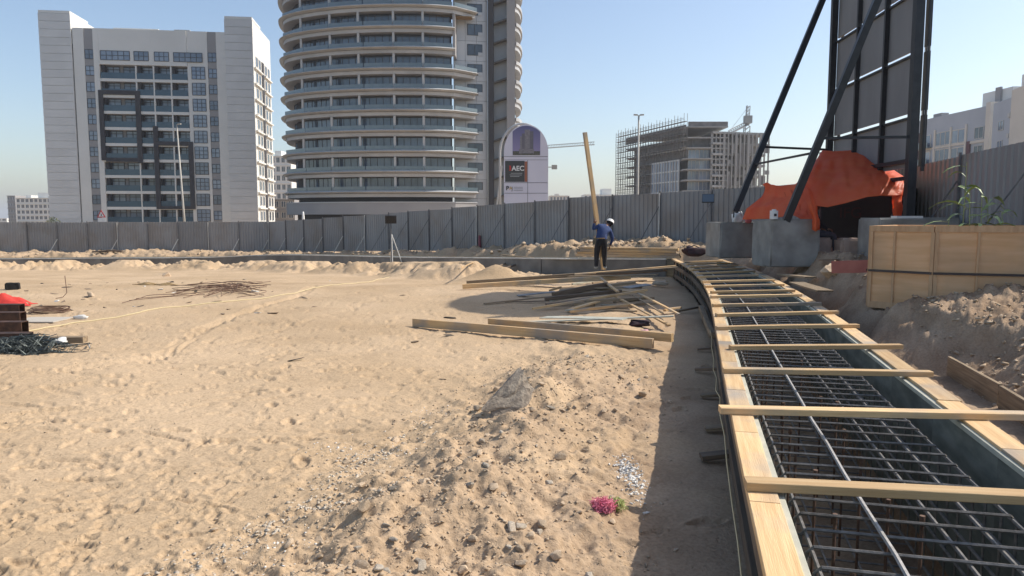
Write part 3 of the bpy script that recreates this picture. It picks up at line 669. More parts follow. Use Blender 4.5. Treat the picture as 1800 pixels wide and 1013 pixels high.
# ------------------------------------------------------------------ tarpaulin shelter
def patch(name, rows_, mt, parent, nu=26, nv=14, fold=.05, seed=0, thick=.008, taut=False):
    """rows_: list of curves (each a list of 3-D points), lofted into a draped sheet"""
    rr = [(catmull(r, 8) if not taut else r) for r in rows_]
    def samp(c, t): x = t*(len(c)-1); i = min(int(x), len(c)-2); return c[i].lerp(c[i+1], x-i)
    grid = []
    for iu in range(nu+1):
        colp = [samp(c, iu/nu) for c in rr]; cc = catmull(colp, 8) if len(colp) > 2 and not taut else colp
        grid.append([samp(cc, iv/nv) for iv in range(nv+1)])
    vs = []; fs = []
    for iu in range(nu+1):
        for iv in range(nv+1):
            p = grid[iu][iv]; a = np.array([iu*.28+seed*7]); b = np.array([iv*.16])
            f = float(fbm(a, b, 2, seed+50)[0])*fold + float(fbm(np.array([iu*.3]), np.array([iv*.3]), 2, seed+80)[0])*fold*.6
            f += fold*.45*(abs(((iu*.37+iv*.21+.6*math.sin(iv*.4+seed)) % 2)-1)-.5) + fold*.25*(abs(((iu*.23-iv*.33+seed) % 2)-1)-.5)
            f *= min(1, .15+3*min(iv, nv-iv)/nv)
            vs.append(p + Vector((f*.5, -f, f*.8)))
    for iu in range(nu):
        for iv in range(nv): fs.append((iu*(nv+1)+iv, (iu+1)*(nv+1)+iv, (iu+1)*(nv+1)+iv+1, iu*(nv+1)+iv+1))
    m = MB(); m.add(vs, fs); o = m.build(name, mt, parent, world=True, smooth=True)
    md = o.modifiers.new('thickness', 'SOLIDIFY'); md.thickness = thick
    return o
TS = thing('tarpaulin_shelter', 'orange red tarpaulin draped over poles as a shelter below the billboard', 'shelter', (8.2, 18.6, 1.0))
A = at
patch('canopy_sheet', [[A(1446, 264, 20.7), A(1466, 266, 20.75), A(1490, 265, 20.8), A(1514, 261, 20.8), A(1540, 277, 20.3), A(1564, 294, 19.8), A(1589, 311, 19.2)],
                       [A(1432, 285, 19.6), A(1460, 283, 19.6), A(1490, 281, 19.6), A(1520, 279, 19.6), A(1545, 290, 19.3), A(1567, 302, 18.9), A(1589, 315, 18.5)],
                       [A(1416, 314, 18.6), A(1455, 318, 18.5), A(1490, 313, 18.4), A(1525, 309, 18.3), A(1548, 309, 18.2), A(1569, 311, 18.1), A(1589, 319, 18.0)],
                       [A(1419, 336, 18.1), A(1455, 341, 18.0), A(1490, 334, 17.9), A(1525, 327, 17.8), A(1548, 326, 17.7), A(1569, 328, 17.7), A(1588, 331, 17.75)],
                       [A(1428, 361, 17.7), A(1455, 364, 17.6), A(1490, 356, 17.55), A(1525, 346, 17.5), A(1548, 344, 17.5), A(1569, 345, 17.55), A(1587, 344, 17.65)]], tarp, TS, 48, 28, .035, 1, taut=True)
patch('side_sheet', [[A(1346, 323, 20.4), A(1370, 327, 19.6), A(1398, 324, 19.2), A(1424, 300, 19.0)],
                     [A(1340, 345, 20.4), A(1375, 345, 19.4), A(1405, 345, 18.7), A(1430, 335, 18.3)],
                     [A(1312, 367, 20.9), A(1352, 362, 19.5), A(1402, 368, 18.4), A(1436, 368, 17.8)],
                     [A(1305, 386, 21.0), A(1345, 386, 19.6), A(1395, 378, 18.2), A(1441, 405, 17.5)]], tarp, TS, 48, 26, .075, 2, taut=True)
patch('gathered_tail', [[A(1411, 330, 18.0), A(1418, 330, 17.95), A(1424, 332, 18.0)], [A(1420, 362, 17.5), A(1429, 360, 17.4), A(1434, 362, 17.6)],
                        [A(1426, 384, 17.4), A(1434, 382, 17.3), A(1440, 384, 17.5)], [A(1427, 404, 17.4), A(1434, 407, 17.3), A(1441, 403, 17.5)]], tarp, TS, 10, 14, .05, 3)
patch('hanging_flap', [[A(1567, 338, 17.7), A(1577, 338, 17.65), A(1586, 338, 17.7)], [A(1568, 360, 17.7), A(1577, 360, 17.6), A(1586, 360, 17.7)], [A(1571, 383, 17.75), A(1578, 385, 17.7), A(1585, 384, 17.75)]], tarp, TS, 10, 12, .04, 4)
patch('bunched_top', [[A(1341, 324, 20.4), A(1348, 321, 20.2), A(1356, 325, 20.1)], [A(1349, 336, 20.2), A(1358, 334, 20.0), A(1366, 337, 19.9)], [A(1358, 350, 20.0), A(1366, 349, 19.8), A(1374, 351, 19.7)]], tarp, TS, 10, 10, .03, 5)
for a, b in ((A(1442, 268, 20.7), A(1442, 420, 20.7)), (A(1525, 264, 20.8), A(1525, 430, 20.8)), (A(1345, 326, 20.6), A(1345, 400, 20.6))):
    m = MB(); m.tube([a, (b.x, b.y, .9)], .03, 6); m.build('pole', fence_post, TS, world=True)
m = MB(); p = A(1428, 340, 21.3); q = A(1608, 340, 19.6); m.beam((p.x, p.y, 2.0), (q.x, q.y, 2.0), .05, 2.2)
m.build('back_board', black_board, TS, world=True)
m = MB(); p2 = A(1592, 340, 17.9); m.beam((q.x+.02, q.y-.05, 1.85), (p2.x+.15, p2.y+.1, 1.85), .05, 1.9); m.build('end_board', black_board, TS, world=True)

def text_mesh(s, size, ext=.004, m=None, bold=0.0):
    cu = bpy.data.curves.new('lettering', 'FONT'); cu.body = s; cu.size = size; cu.extrude = ext; cu.offset = bold; cu.align_x = 'LEFT'
    o = bpy.data.objects.new('lettering', cu); col.objects.link(o); dg = bpy.context.evaluated_depsgraph_get()
    me = bpy.data.meshes.new_from_object(o.evaluated_get(dg)); bpy.data.objects.remove(o); bpy.data.curves.remove(cu)
    me.materials.clear()
    if m: me.materials.append(m)
    return me
graf = mat('faint red paint', (.045, .012, .010), rough=.8)
d = (q-p); d.z = 0; d.normalize(); L0 = TS.location; k = (A(1478, 383, 20.7))
def face_matrix(pos, d, up=Vector((0, 0, 1))):
    y = up; n = d.cross(y); return Matrix(((d.x, y.x, n.x, pos.x), (d.y, y.y, n.y, pos.y), (d.z, y.z, n.z, pos.z), (0, 0, 0, 1)))
t_ = ((k.x-p.x)/(q.x-p.x)); pp = p.lerp(q, t_); pp.z = k.z
nn = d.cross(Vector((0, 0, 1))); link('lettering', text_mesh('IFG', .42, .004, graf), TS, Matrix.Translation(-L0) @ face_matrix(pp + nn*.034, d))

# ------------------------------------------------------------------ plywood crate (octagonal planter box)
def crate():
    z0, z1 = zat(545, 11.0)-.02, zat(397.5, 11.0)
    P0 = Vector((xat(1530, 11.55), 11.55, 0)); P1 = Vector((xat(1641, 10.85), 10.85, 0)); dr = Vector((1.0, -.36, 0)).normalized(); P2 = P1 + dr*2.1
    back = Vector((.36, 1.0, 0)).normalized(); P3 = P2 + Vector((.75, .55, 0)); P4 = P3 + back*1.4; P5 = P4 + Vector((-.55, .7, 0)); P6 = P5 - dr*2.0; P7 = P0 + (P6-P0)*.55 - dr*.0
    ring = [P0, P1, P2, P3, P4, P5, P6]
    t = thing('plywood_crate', 'large plywood crate with battens and a brown strap on the soil bank', 'crate', (P1.x, P1.y, z0))
    up = Vector((0, 0, 1))
    for i in range(len(ring)):
        a, b = ring[i], ring[(i+1) % len(ring)]; d = (b-a).normalized(); nrm = d.cross(up); L = (b-a).length
        m = MB(); m.beam(a+Vector((0, 0, (z0+z1)/2)), b+Vector((0, 0, (z0+z1)/2)), .022, z1-z0); o = m.build('side_panel', crate_ply, t, world=True)
        m = MB(); m.beam(a-nrm*.0+Vector((0, 0, z1-.045))+nrm*.02, b+nrm*.02+Vector((0, 0, z1-.045)), .022, .09); m.build('top_rail', crate_bat, t, world=True)
        if i in (0,):
            m = MB(); m.beam(a+nrm*.02+Vector((0, 0, z0+.05)), b+nrm*.02+Vector((0, 0, z0+.05)), .022, .10); m.build('bottom_rail', crate_bat, t, world=True)
        for f in ((.02, .40, .99) if i == 0 else (.015, .27, .75, .985)):
            wd = .05 if f not in (.40, .27, .75) else .03
            c = a + d*(L*f) + nrm*.022; m = MB(); m.beam(c+Vector((0, 0, z0+.02)), c+Vector((0, 0, z1-.095)), .024, wd, up=nrm.cross(up)); 
            m = MB(); m.beam(c+Vector((0, 0, z0+.02)), c+Vector((0, 0, z1-.092)), wd, .024, up=nrm); m.build('batten', crate_bat, t, world=True)
        zs = z1 - .70
        m = MB(); m.beam(a+nrm*.045+Vector((0, 0, zs)), b+nrm*.045+Vector((0, 0, zs)), .012, .035); m.build('strap', strap_m, t, world=True)
    m = MB(); m.prism([(v.x, v.y) for v in ring], z1-.22, z1-.2, lambda u, v, w_: (u, v, w_)); 
    me = m.mesh('inner_floor', soil_dark); o = link('inner_floor', me, t); o.location = -Vector(t.location)
    # grey cement smear on the near left face
    return z0, z1
CZ0, CZ1 = crate()
cement = mat('cement smear', (.22, .21, .19), (.30, .285, .26), 12, .95, bump=.3)

# reeds behind the crate
def reed(base, h, n, seed, label):
    t = thing('reed_plant', label, 'plant', base, group='reeds behind the crate'); r = random.Random(seed); b = Vector(base)
    top = b + Vector((r.uniform(-.12, .12), r.uniform(-.08, .08), h)); m = MB(); m.tube([b-Vector((0, 0, .1)), b.lerp(top, .5)+Vector((r.uniform(-.04, .04), 0, 0)), top], .012, 5, .004); m.build('stem', leaf_m, t, world=True)
    for k in range(n):
        f = .25+.75*(k+.5)/n; s = b.lerp(top, f); a = r.uniform(0, 6.28); L = r.uniform(.35, .7); dirv = Vector((math.cos(a), math.sin(a)*.6, 0)); ri = r.uniform(.25, .9)
        pts = [s + dirv*(L*u) + Vector((0, 0, L*(ri*u - (.35+ri*.6)*u*u))) for u in (0, .25, .5, .75, 1)]; side = dirv.cross(Vector((0, 0, 1))).normalized(); tw = Vector((0, 0, r.uniform(-.6, .6)))
        wv = [.010, .030, .034, .022, .004]; vs = []; fs = []
        for p, w_ in zip(pts, wv): vs += [p-(side+tw)*w_, p+Vector((0, 0, -.006)), p+(side+tw)*w_]
        for i in range(4):
            for j in range(2): fs.append((i*3+j, i*3+j+1, i*3+j+4, i*3+j+3))
        m = MB(); m.add(vs, fs); m.build('leaf', leaf_m, t, world=True)
RL = ['leftmost reed with a tall arching blade, behind the crate', 'tall upright reed left of the fence brace', 'dense reed with drooping blades in front of the fence brace', 'tall reed with a bright upright blade right of the fence brace', 'low reed spreading blades at the right edge', 'short reed low over the crate rim left of the others']
for k, (px, Y, ztop) in enumerate(((1688, 13.0, 285), (1700, 12.9, 335), (1722, 12.8, 340), (1738, 12.9, 352), (1768, 12.8, 372), (1650, 13.1, 384))):
    x = xat(px, Y); zb = .95; reed((x, Y, zb), zat(ztop, Y)-zb, 9 if k < 5 else 6, 10+k, RL[k])

# ------------------------------------------------------------------ people
def skinned(name, J, E, parent, mats, face_mat, sub=2, root=None):
    """J: {joint: (x, y, z, r)}; E: edges; grows one continuous body and colours it by region"""
    keys = list(J); me = bpy.data.meshes.new(name); me.from_pydata([J[k][:3] for k in keys], [(keys.index(a), keys.index(b)) for a, b in E], [])
    o = bpy.data.objects.new(name, me); col.objects.link(o); md = o.modifiers.new('s', 'SKIN'); md.use_smooth_shade = True
    for i, k in enumerate(keys):
        r = J[k][3]; r = r if isinstance(r, tuple) else (r, r); me.skin_vertices[0].data[i].radius = r; me.skin_vertices[0].data[i].use_root = (k == root)
    sb = o.modifiers.new('u', 'SUBSURF'); sb.levels = sub; sb.render_levels = sub
    dg = bpy.context.evaluated_depsgraph_get(); out = bpy.data.meshes.new_from_object(o.evaluated_get(dg)); bpy.data.objects.remove(o)
    out.materials.clear(); [out.materials.append(m) for m in mats]
    for p in out.polygons: p.material_index = face_mat(p.center); p.use_smooth = True
    return link(name, out, parent)
def hand(parent, m, wrist, d, up, curl, s=1.0, thumb=1):
    """palm and five fingers closing along -up"""
    d = Vector(d).normalized(); up = Vector(up).normalized(); side = d.cross(up).normalized(); up = side.cross(d); b = MB(); w0 = Vector(wrist)
    b.beam(w0, w0+d*.085*s, .075*s, .03*s, up=up)
    for i, (L, o) in enumerate(((.068, -.030), (.078, -.010), (.072, .010), (.056, .029))):
        p = w0 + d*.083*s + side*o*s; pts = [p]; a = 0
        for k in range(3): a += curl; p = p + (d*math.cos(a) - up*math.sin(a))*(L/3*s*1.25); pts.append(p)
        b.tube(pts, .0095*s, 6, .007*s)
    p = w0 + d*.03*s - side*.036*s*thumb; b.tube([p, p - side*.028*s*thumb + d*.03*s - up*.01*s, p - side*.026*s*thumb + d*.055*s - up*.03*s], .011*s, 6, .008*s)
    return b.build('hand', m, parent, smooth=True)
def worker():
    Y = 23.4; base = at(1056, 474, Y); t = thing('person', 'worker in blue shirt, dark trousers and white helmet, leaning while holding a long upright timber', 'person', base)
    J = dict(pel=(0, 0, .95, (.155, .12)), waist=(.02, .05, 1.08, (.165, .13)), chest=(.10, .17, 1.27, (.205, .145)), neckb=(.185, .27, 1.385, (.10, .085)), neck=(.235, .31, 1.42, (.058, .058)), headc=(.30, .35, 1.475, (.085, .095)), crown=(.33, .37, 1.53, (.07, .08)),
             lsh=(-.06, .17, 1.40, .075), lel=(-.26, .12, 1.275, .055), lwr=(-.20, .10, 1.50, .036),
             rsh=(.31, .22, 1.24, .08), rel=(.40, .20, .97, .055), rwr=(.31, .22, .745, .036),
             lhip=(-.09, 0, .88, .13), lkn=(-.135, .02, .49, .092), lan=(-.145, .0, .11, .068), ltoe=(-.15, .16, .04, .045), lheel=(-.145, -.05, .05, .045),
             rhip=(.10, 0, .88, .13), rkn=(.115, .04, .48, .092), ran=(.125, .02, .11, .068), rtoe=(.17, .15, .04, .045), rheel=(.12, -.05, .05, .045))
    E = [('pel', 'waist'), ('waist', 'chest'), ('chest', 'neckb'), ('neckb', 'neck'), ('neck', 'headc'), ('headc', 'crown'), ('chest', 'lsh'), ('lsh', 'lel'), ('lel', 'lwr'), ('chest', 'rsh'), ('rsh', 'rel'), ('rel', 'rwr'),
         ('pel', 'lhip'), ('lhip', 'lkn'), ('lkn', 'lan'), ('lan', 'ltoe'), ('lan', 'lheel'), ('pel', 'rhip'), ('rhip', 'rkn'), ('rkn', 'ran'), ('ran', 'rtoe'), ('ran', 'rheel')]
    def fm(c):
        if c.z < .095: return 3
        if c.x > .28 and c.z < .79 and c.z > .6: return 2
        if c.z < .985 and c.x < .27: return 1
        if c.z > 1.40 and c.x > .19: return 2
        if c.x < -.14 and c.z > 1.475: return 2
        return 0
    skinned('body', J, E, t, [shirt_m, trouser_m, skin_m, shoe_m], fm, 2, 'pel')
    hand(t, skin_m, (-.20, .10, 1.49), (.05, -.01, 1), (0, -1, 0.2), .5, thumb=-1)
    hand(t, skin_m, (.31, .22, .745), (-.08, .03, -1), (1, 0, 0), .35)
    # helmet with brim, hair below it
    hc = Vector((.325, .37, 1.50)); ax_ = Vector((.45, .42, .80)).normalized(); u, v, _ = axes(ax_); 
    m = MB(); ring = []; vs = []; fs = []; n = 14
    prof = [(.135, -.012), (.128, .0), (.120, .012), (.118, .05), (.098, .09), (.06, .115), (.02, .124)]
    for r, h in prof:
        for j in range(n): a = 6.2832*j/n; vs.append(hc + ax_*h + v*(r*math.cos(a)*1.1) + ax_.cross(v)*(r*math.sin(a)))
    for i in range(len(prof)-1):
        for j in range(n): fs.append((i*n+j, i*n+(j+1) % n, (i+1)*n+(j+1) % n, (i+1)*n+j))
    fs.append(tuple(range((len(prof)-1)*n, len(prof)*n))); m.add(vs, fs); hl = m.build('helmet', white_m, t, smooth=True)
    m = MB(); vs = []; fs = []
    for i, (r, h) in enumerate(((.085, -.10), (.105, -.05), (.108, .005))):
        for j in range(n): a = 6.2832*j/n; vs.append(hc + ax_*h + v*(r*math.cos(a)) + ax_.cross(v)*(r*math.sin(a)*1.05))
    for i in range(2):
        for j in range(n): fs.append((i*n+j, i*n+(j+1) % n, (i+1)*n+(j+1) % n, (i+1)*n+j))
    m.add(vs, fs); m.build('hair', trouser_m, t, smooth=True)
    # belt and tool pouch
    m = MB(); m.tube([(.165*math.cos(a)+.0, .13*math.sin(a)+.01, 1.0) for a in [6.2832*i/20 for i in range(21)]], .02, 6); bl = m.build('belt', sack_m, t, smooth=True)
    pm = mat('pouch canvas', (.10, .09, .06), (.16, .14, .10), 20, .9)
    m = MB(); m.box((-.24, -.06, .80), (-.15, .10, 1.0)); m.box((-.265, -.04, .78), (-.24, .07, .93)); m.build('pouch', pm, bl)
    m = MB(); m.tube([(-.2, -.02, .98), (-.19, -.05, 1.08)], .012, 6); m.tube([(-.21, .04, .98), (-.23, .03, 1.07)], .01, 6); m.build('tool', wood, bl)
    return base
WB = worker()
p = at(1061, 474, 23.62); q = at(1028, 233, 23.55); put(local_board(p, q, .07, .14, wood, 'upright_timber', up=Vector((1, .6, 0))), 'long yellow timber standing upright in the grip of the worker', 'timber')
def sitter():
    base = Vector((at(1432, 440, 18.35).x, 18.3, 1.0)); s = zat(418, 18.1)-1.0
    t = thing('person', 'seated person in slate trousers, upper body hidden in the dark of the shelter', 'person', base)
    J = dict(pel=(-.05, .05, s+.10, (.15, .12)), waist=(-.09, .08, s+.27, (.14, .11)), chest=(-.08, .10, s+.48, (.17, .12)), neckb=(-.03, .10, s+.60, .08), neck=(0, .09, s+.66, .055), headc=(.03, .08, s+.75, (.085, .095)), crown=(.03, .09, s+.83, .07),
             lsh=(-.06, -.10, s+.53, .07), lel=(.03, -.19, s+.30, .05), lwr=(.22, -.14, s+.22, .034), rsh=(-.08, .30, s+.53, .07), rel=(.05, .36, s+.30, .05), rwr=(.24, .28, s+.22, .034),
             lhip=(0, -.06, s+.09, .10), lkn=(.40, -.12, s+.07, .078), lan=(.44, -.14, .10, .055), ltoe=(.60, -.16, .05, .045), rhip=(0, .15, s+.09, .10), rkn=(.40, .20, s+.07, .078), ran=(.36, .22, .10, .055), rtoe=(.52, .24, .05, .045))
    E = [('pel', 'waist'), ('waist', 'chest'), ('chest', 'neckb'), ('neckb', 'neck'), ('neck', 'headc'), ('headc', 'crown'), ('chest', 'lsh'), ('lsh', 'lel'), ('lel', 'lwr'), ('chest', 'rsh'), ('rsh', 'rel'), ('rel', 'rwr'), ('pel', 'lhip'), ('lhip', 'lkn'), ('lkn', 'lan'), ('lan', 'ltoe'), ('pel', 'rhip'), ('rhip', 'rkn'), ('rkn', 'ran'), ('ran', 'rtoe')]
    fm = lambda c: 3 if c.z < .11 else (2 if c.z > s+.63 else (1 if (c.z < s+.19 and c.x < .6) else 0))
    skinned('body', J, E, t, [trouser_m, greytrouser_m, skin_m, shoe_m], fm, 2, 'pel')
    hand(t, skin_m, (.22, -.14, s+.22), (1, .1, -.3), (0, 0, 1), .3); hand(t, skin_m, (.24, .28, s+.22), (1, -.1, -.3), (0, 0, 1), .3, thumb=-1)
    m = MB(); m.tube([(.03, .08, s+.80), (.03, .085, s+.86), (.03, .09, s+.885)], .10, 10, .04); m.build('hair', trouser_m, t, smooth=True)
sitter()

# ------------------------------------------------------------------ small things
def lamp_head(t, c, rz, s=1.0, tilt=R(12)):
    M = Matrix.Translation(c) @ Matrix.Rotation(rz, 4, 'Z') @ Matrix.Rotation(tilt, 4, 'X'); m = MB()
    m.box((-.24*s, -.05*s, -.17*s), (.24*s, .05*s, .17*s)); 
    for k in range(7): x = (-.2+k*.066)*s; m.box((x, -.09*s, -.14*s), (x+.02*s, -.05*s, .14*s))
    m.v = [tuple(M @ Vector(v)) for v in m.v]; o = m.build('lamp_head', black_steel, t, world=True)
    m = MB(); m.box((-.22*s, .052*s, -.15*s), (.22*s, .058*s, .15*s)); m.v = [tuple(M @ Vector(v)) for v in m.v]; m.build('lens', glass_d, o, world=True)
c = at(687, 386, 36.5); zg = H(c.x, c.y); t = thing('tripod_floodlight', 'black floodlight on a pale tripod standing before the back fence', 'floodlight', (c.x, c.y, zg))
lamp_head(t, c, R(8), 1.15)
m = MB(); m.tube([(c.x, c.y, zg-.2), (c.x, c.y, c.z-.15)], .025, 6); m.build('pole', fence_post, t, world=True)
for dx, dy in ((.75, -.1), (.15, -.55), (-.12, .35)):
    m = MB(); m.tube([(c.x+.03, c.y, zat(412, 36.5)), (c.x+dx, c.y+dy, H(c.x+dx, c.y+dy)-.05)], .025, 6); m.build('leg', post_white, t, world=True)
c = at(1245, 349, 28.2); zg = H(c.x, c.y); t = thing('floodlight_stand', 'black floodlight on a thin stand beside the billboard footing', 'floodlight', (c.x, c.y, zg))
lamp_head(t, c, R(160), .95); m = MB(); m.tube([(c.x-.02, c.y, zg-.2), (c.x-.02, c.y, c.z-.15)], .03, 6); m.build('pole', fence_post, t, world=True)
# white bag with dark handles on the left footing
def bag(c, sx, sy, sz, m_, label, name, seed, cat, strap=True):
    bm = bmesh.new(); bmesh.ops.create_icosphere(bm, subdivisions=3, radius=1); r = random.Random(seed)
    for v in bm.verts:
        n = float(fbm(np.array([v.co.x*1.7+seed*3]), np.array([v.co.y*1.7+v.co.z*2.3]), 3, seed)[0]); k = 1+n*.55
        v.co = Vector((math.copysign(abs(v.co.x)**.7, v.co.x)*sx*k, math.copysign(abs(v.co.y)**.7, v.co.y)*sy*k, (math.copysign(abs(v.co.z)**.8, v.co.z)+.9)*sz*k*.55))
    me = bpy.data.meshes.new('body'); bm.to_mesh(me); bm.free(); me.materials.append(m_); me.polygons.foreach_set('use_smooth', [True]*len(me.polygons))
    if not strap: o = link(name, me); o.location = c; return put(o, label, cat)
    t = thing(name, label, cat, c); link('body', me, t); m = MB(); m.tube([(-sx*.8, -sy*.6, sz*.4), (-sx*.7, -sy*.3, sz*1.0), (0, -sy*.1, sz*1.35), (sx*.6, -sy*.3, sz*1.0), (sx*.8, -sy*.7, sz*.3)], .018, 6); m.build('handle', black_steel, t, smooth=True); return t
b1 = zat(391, 21.7); bag((at(1293, 385, 21.9).x, 21.75, b1-.02), .17, .15, .30, white_m, 'white cloth bag with a black handle on the left concrete footing', 'cloth_bag', 3, 'bag')
bag((at(1313, 385, 21.6).x, 21.5, b1-.02), .09, .09, .20, mat('pink cloth', (.6, .16, .16), rough=.8), 'small pinkish bundle beside the white bag', 'cloth_bundle', 5, 'bundle', False)
c = Vector((at(1359, 380, 17.6).x, 17.55, zat(385.5, 17.6))); t = thing('plastic_can', 'white plastic can on the concrete footing by the right strut', 'can', c)
m = MB(); m.tube([(0, 0, 0), (0, 0, .01), (0, 0, .19), (0, 0, .205)], .095, 14); m.build('body', white_m, t); m = MB(); m.tube([(0, 0, .205), (0, 0, .235)], .05, 10); m.build('lid', white_m, t)
m = MB(); m.box((-.03, -.104, .07), (.03, -.094, .13)); m.build('mark', black_steel, t)
c = Vector((xat(1590, 15.6), 15.6, zat(384, 16.0)-.0)); m = MB()
m.box((-.0, 0, 0), (.55, .25, .05)); m.v = [(v[0]+c.x-.25, v[1]+c.y-.1, v[2]+c.z-.10+.10) for v in m.v]; put(m.build('foam_sheet', white_m, None, world=True), 'white foam sheet lying behind the crate at the billboard post', 'sheet')
# tool bag and rags by the timber stack
bag((xat(1217, 25.6), 25.4, H(xat(1217, 25.6), 25.4)+.6-.35 if False else .72), .34, .25, .28, maroon_bag, 'dark maroon tool bag at the right end of the timber stack', 'tool_bag', 8, 'bag')
bag((xat(1160, 21.2), 21.0, H(xat(1160, 21.2), 21.0)+.05), .22, .16, .12, mat('pale rag', (.5, .42, .32), rough=.9), 'pale crumpled rag at the right end of the timber pile', 'crumpled_rag', 11, 'rag', False)
bag((xat(1125, 13.2), 13.2, H(xat(1125, 13.2), 13.2)), .20, .12, .09, maroon_bag, 'dark crumpled cloth under the pale green sheet', 'crumpled_cloth', 12, 'cloth', False)
bag((xat(1133, 12.7), 12.6, H(xat(1133, 12.7), 12.6)), .07, .06, .05, mat('pale pink paper', (.6, .35, .38), rough=.9), 'small pale pink scrap beside the dark cloth', 'paper_scrap', 13, 'scrap', False)
# white concrete lump and heap by the left fence
c = at(142, 440, 50.5); rough_block('white_block', white_m, (c.x, c.y, H(c.x, c.y)+.08), .95, .6, .48, R(5), 'white rounded block on the soil before the left fence', 'block', 9, .12)
c = at(605, 432, 44); rough_block('white_block', white_m, (c.x, c.y, H(c.x, c.y)-.02), .42, .3, .25, R(25), 'small white block on the bank before the middle of the back fence', 'block', 10, .05)
for k, px in enumerate((175, 188, 200)):
    c = at(px, 441, 52.5); put(local_board((c.x-.5, c.y, H(c.x, c.y)+.12+.05*k), (c.x+.5, c.y+.2, H(c.x+.5, c.y)+.18+.04*k), .25, .12, wood_dark, 'timber_offcut'), ['left', 'middle', 'right'][k]+' dark offcut of three beside the white rounded block', 'timber', 'dark offcuts by the left fence')
c = at(843, 432, 39.5); m = MB(); m.tube([(c.x, c.y, H(c.x, c.y)), (c.x, c.y, H(c.x, c.y)+.15), (c.x, c.y, c.z+.1), (c.x, c.y, c.z+.55)], .12, 10, .06)
put(m.build('marker_post', mat('dull red plastic', (.22, .05, .06), rough=.6), None, world=True, smooth=True), 'short dull red marker post before the back fence', 'marker')
# ---- left foreground: steel beams, cloth, coil, wire
for k, (yy, dx) in enumerate(((546, -2), (562, 0), (578, 3), (597, 11))):
    p = g(38+dx, yy, .10); z = H(p.x, p.y)+.0; h = .21; L = 3.2
    t = thing('steel_channel', ['farthest', 'third nearest', 'second nearest', 'nearest'][k]+' rusty steel channel of the stack at the left edge', 'steel beam', (p.x, p.y, z), R(3), 'rusty steel channels at the left edge')
    m = MB(); m.box((-L, -.05, .012), (0, -.035, h-.012)); m.build('web', steel_rust, t); m = MB(); m.box((-L, -.05, h-.012), (0, .16, h)); m.build('flange', steel_rust, t); m = MB(); m.box((-L, -.05, 0), (0, .16, .012)); m.build('flange', steel_rust, t)
    m = MB(); m.box((-L, .145, .012), (-.0, .16, h-.012)); m.build('web', steel_rust, t)
def cloth(name, cx, cy, rx, ry, hh, m_, label, seed, cat):
    n = 26; vs = []; fs = []
    for i in range(n+1):
        for j in range(n+1):
            u, v = i/n*2-1, j/n*2-1; r = math.hypot(u, v); x, y = cx+u*rx*(1+.15*math.sin(5*v+seed)), cy+v*ry*(1+.15*math.sin(4*u+seed))
            z = hh*max(0, 1-r**3)*(.75+.9*float(fbm(np.array([u*1.6+seed]), np.array([v*1.6]), 2, seed)[0])) + min(1, hh*6)*.05*abs(float(fbm(np.array([u*5+seed]), np.array([v*5]), 3, seed+4)[0])) 
            vs.append((x, y, H(x, y)+max(.012, z)))
    for i in range(n):
        for j in range(n):
            u, v = (i+.5)/n*2-1, (j+.5)/n*2-1
            if math.hypot(u, v) < 1.0+.12*math.sin(7*math.atan2(v, u)+seed): fs.append((i*(n+1)+j, (i+1)*(n+1)+j, (i+1)*(n+1)+j+1, i*(n+1)+j+1))
    m = MB(); m.add(vs, fs); me = m
    used = sorted({i for f in fs for i in f}); mp = {a: b for b, a in enumerate(used)}; m2 = MB(); m2.add([vs[i] for i in used], [tuple(mp[i] for i in f) for f in fs])
    o = m2.build(name, m_, None, world=True, smooth=True); md = o.modifiers.new('t', 'SOLIDIFY'); md.thickness = .01; return put(o, label, cat)
p = g(8, 527, .1); cloth('red_cloth', p.x, p.y, .60, .45, .22, tarp_red, 'bright red crumpled cloth behind the rusty steel channels', 3, 'cloth')
p = g(88, 548, .04); t = thing('hose_coil', 'coil of dark rusty bar lying flat near the red cloth', 'coil', (p.x, p.y, H(p.x, p.y)))
for k in range(9):
    r = .38-.025*(k % 5)+random.uniform(-.01, .01); ox, oy = random.uniform(-.04, .04), random.uniform(-.04, .04); zz = .02+.016*k*.7
    m = MB(); m.tube([(ox+r*math.cos(a), oy+r*math.sin(a), zz+.01*math.sin(2*a+k)) for a in [6.2832*i/28 for i in range(29)]], .0085, 5); m.build('loop', rebar_rust, t)
p = g(118, 522, .02); z = H(p.x, p.y); m = MB(); q = at(114, 485, p.y+.02); m.tube([(p.x-.2, p.y-.15, z+.01), (p.x-.08, p.y-.05, z+.03), (p.x, p.y, z+.14), (q.x, q.y, q.z)], .009, 6)
put(m.build('bent_rebar', rebar_rust, None, world=True), 'single bent bar sticking up out of the sand behind the coil', 'rebar')
def wire_heap(name, c, n, sx, sy, h, m_, label, seed):
    r = random.Random(seed); m = MB()
    for k in range(n):
        x, y = c.x+r.gauss(0, sx*.45), c.y+r.gauss(0, sy*.45); f = math.exp(-((x-c.x)/sx)**2-((y-c.y)/sy)**2); z = H(x, y)+.015+r.random()*h*f
        a = r.uniform(-.5, .5) if r.random() < .75 else r.uniform(0, 3.1); a2, b2 = r.uniform(.18, .42), r.uniform(.10, .2); ti = r.uniform(-.25, .25)
        pts = []
        for u, v in ((-1, -1), (1, -1), (1, 1), (-1, 1), (-1, -.8)): du, dv = u*a2/2, v*b2/2; pts.append((x+du*math.cos(a)-dv*math.sin(a)*.6, y+du*math.sin(a)+dv*math.cos(a), max(z+dv*math.cos(ti)*.7+du*ti, H(x, y)+.008)))
        m.tube(pts, .006, 4, cap=False)
    o = m.build(name, m_, None, world=True); return put(o, label, 'rebar', kind='stuff')
wire_heap('stirrup_tangle', g(45, 612, .05), 190, .55, .25, .20, wire_m, 'tangled grey heap of bent steel stirrups at the left edge', 5)
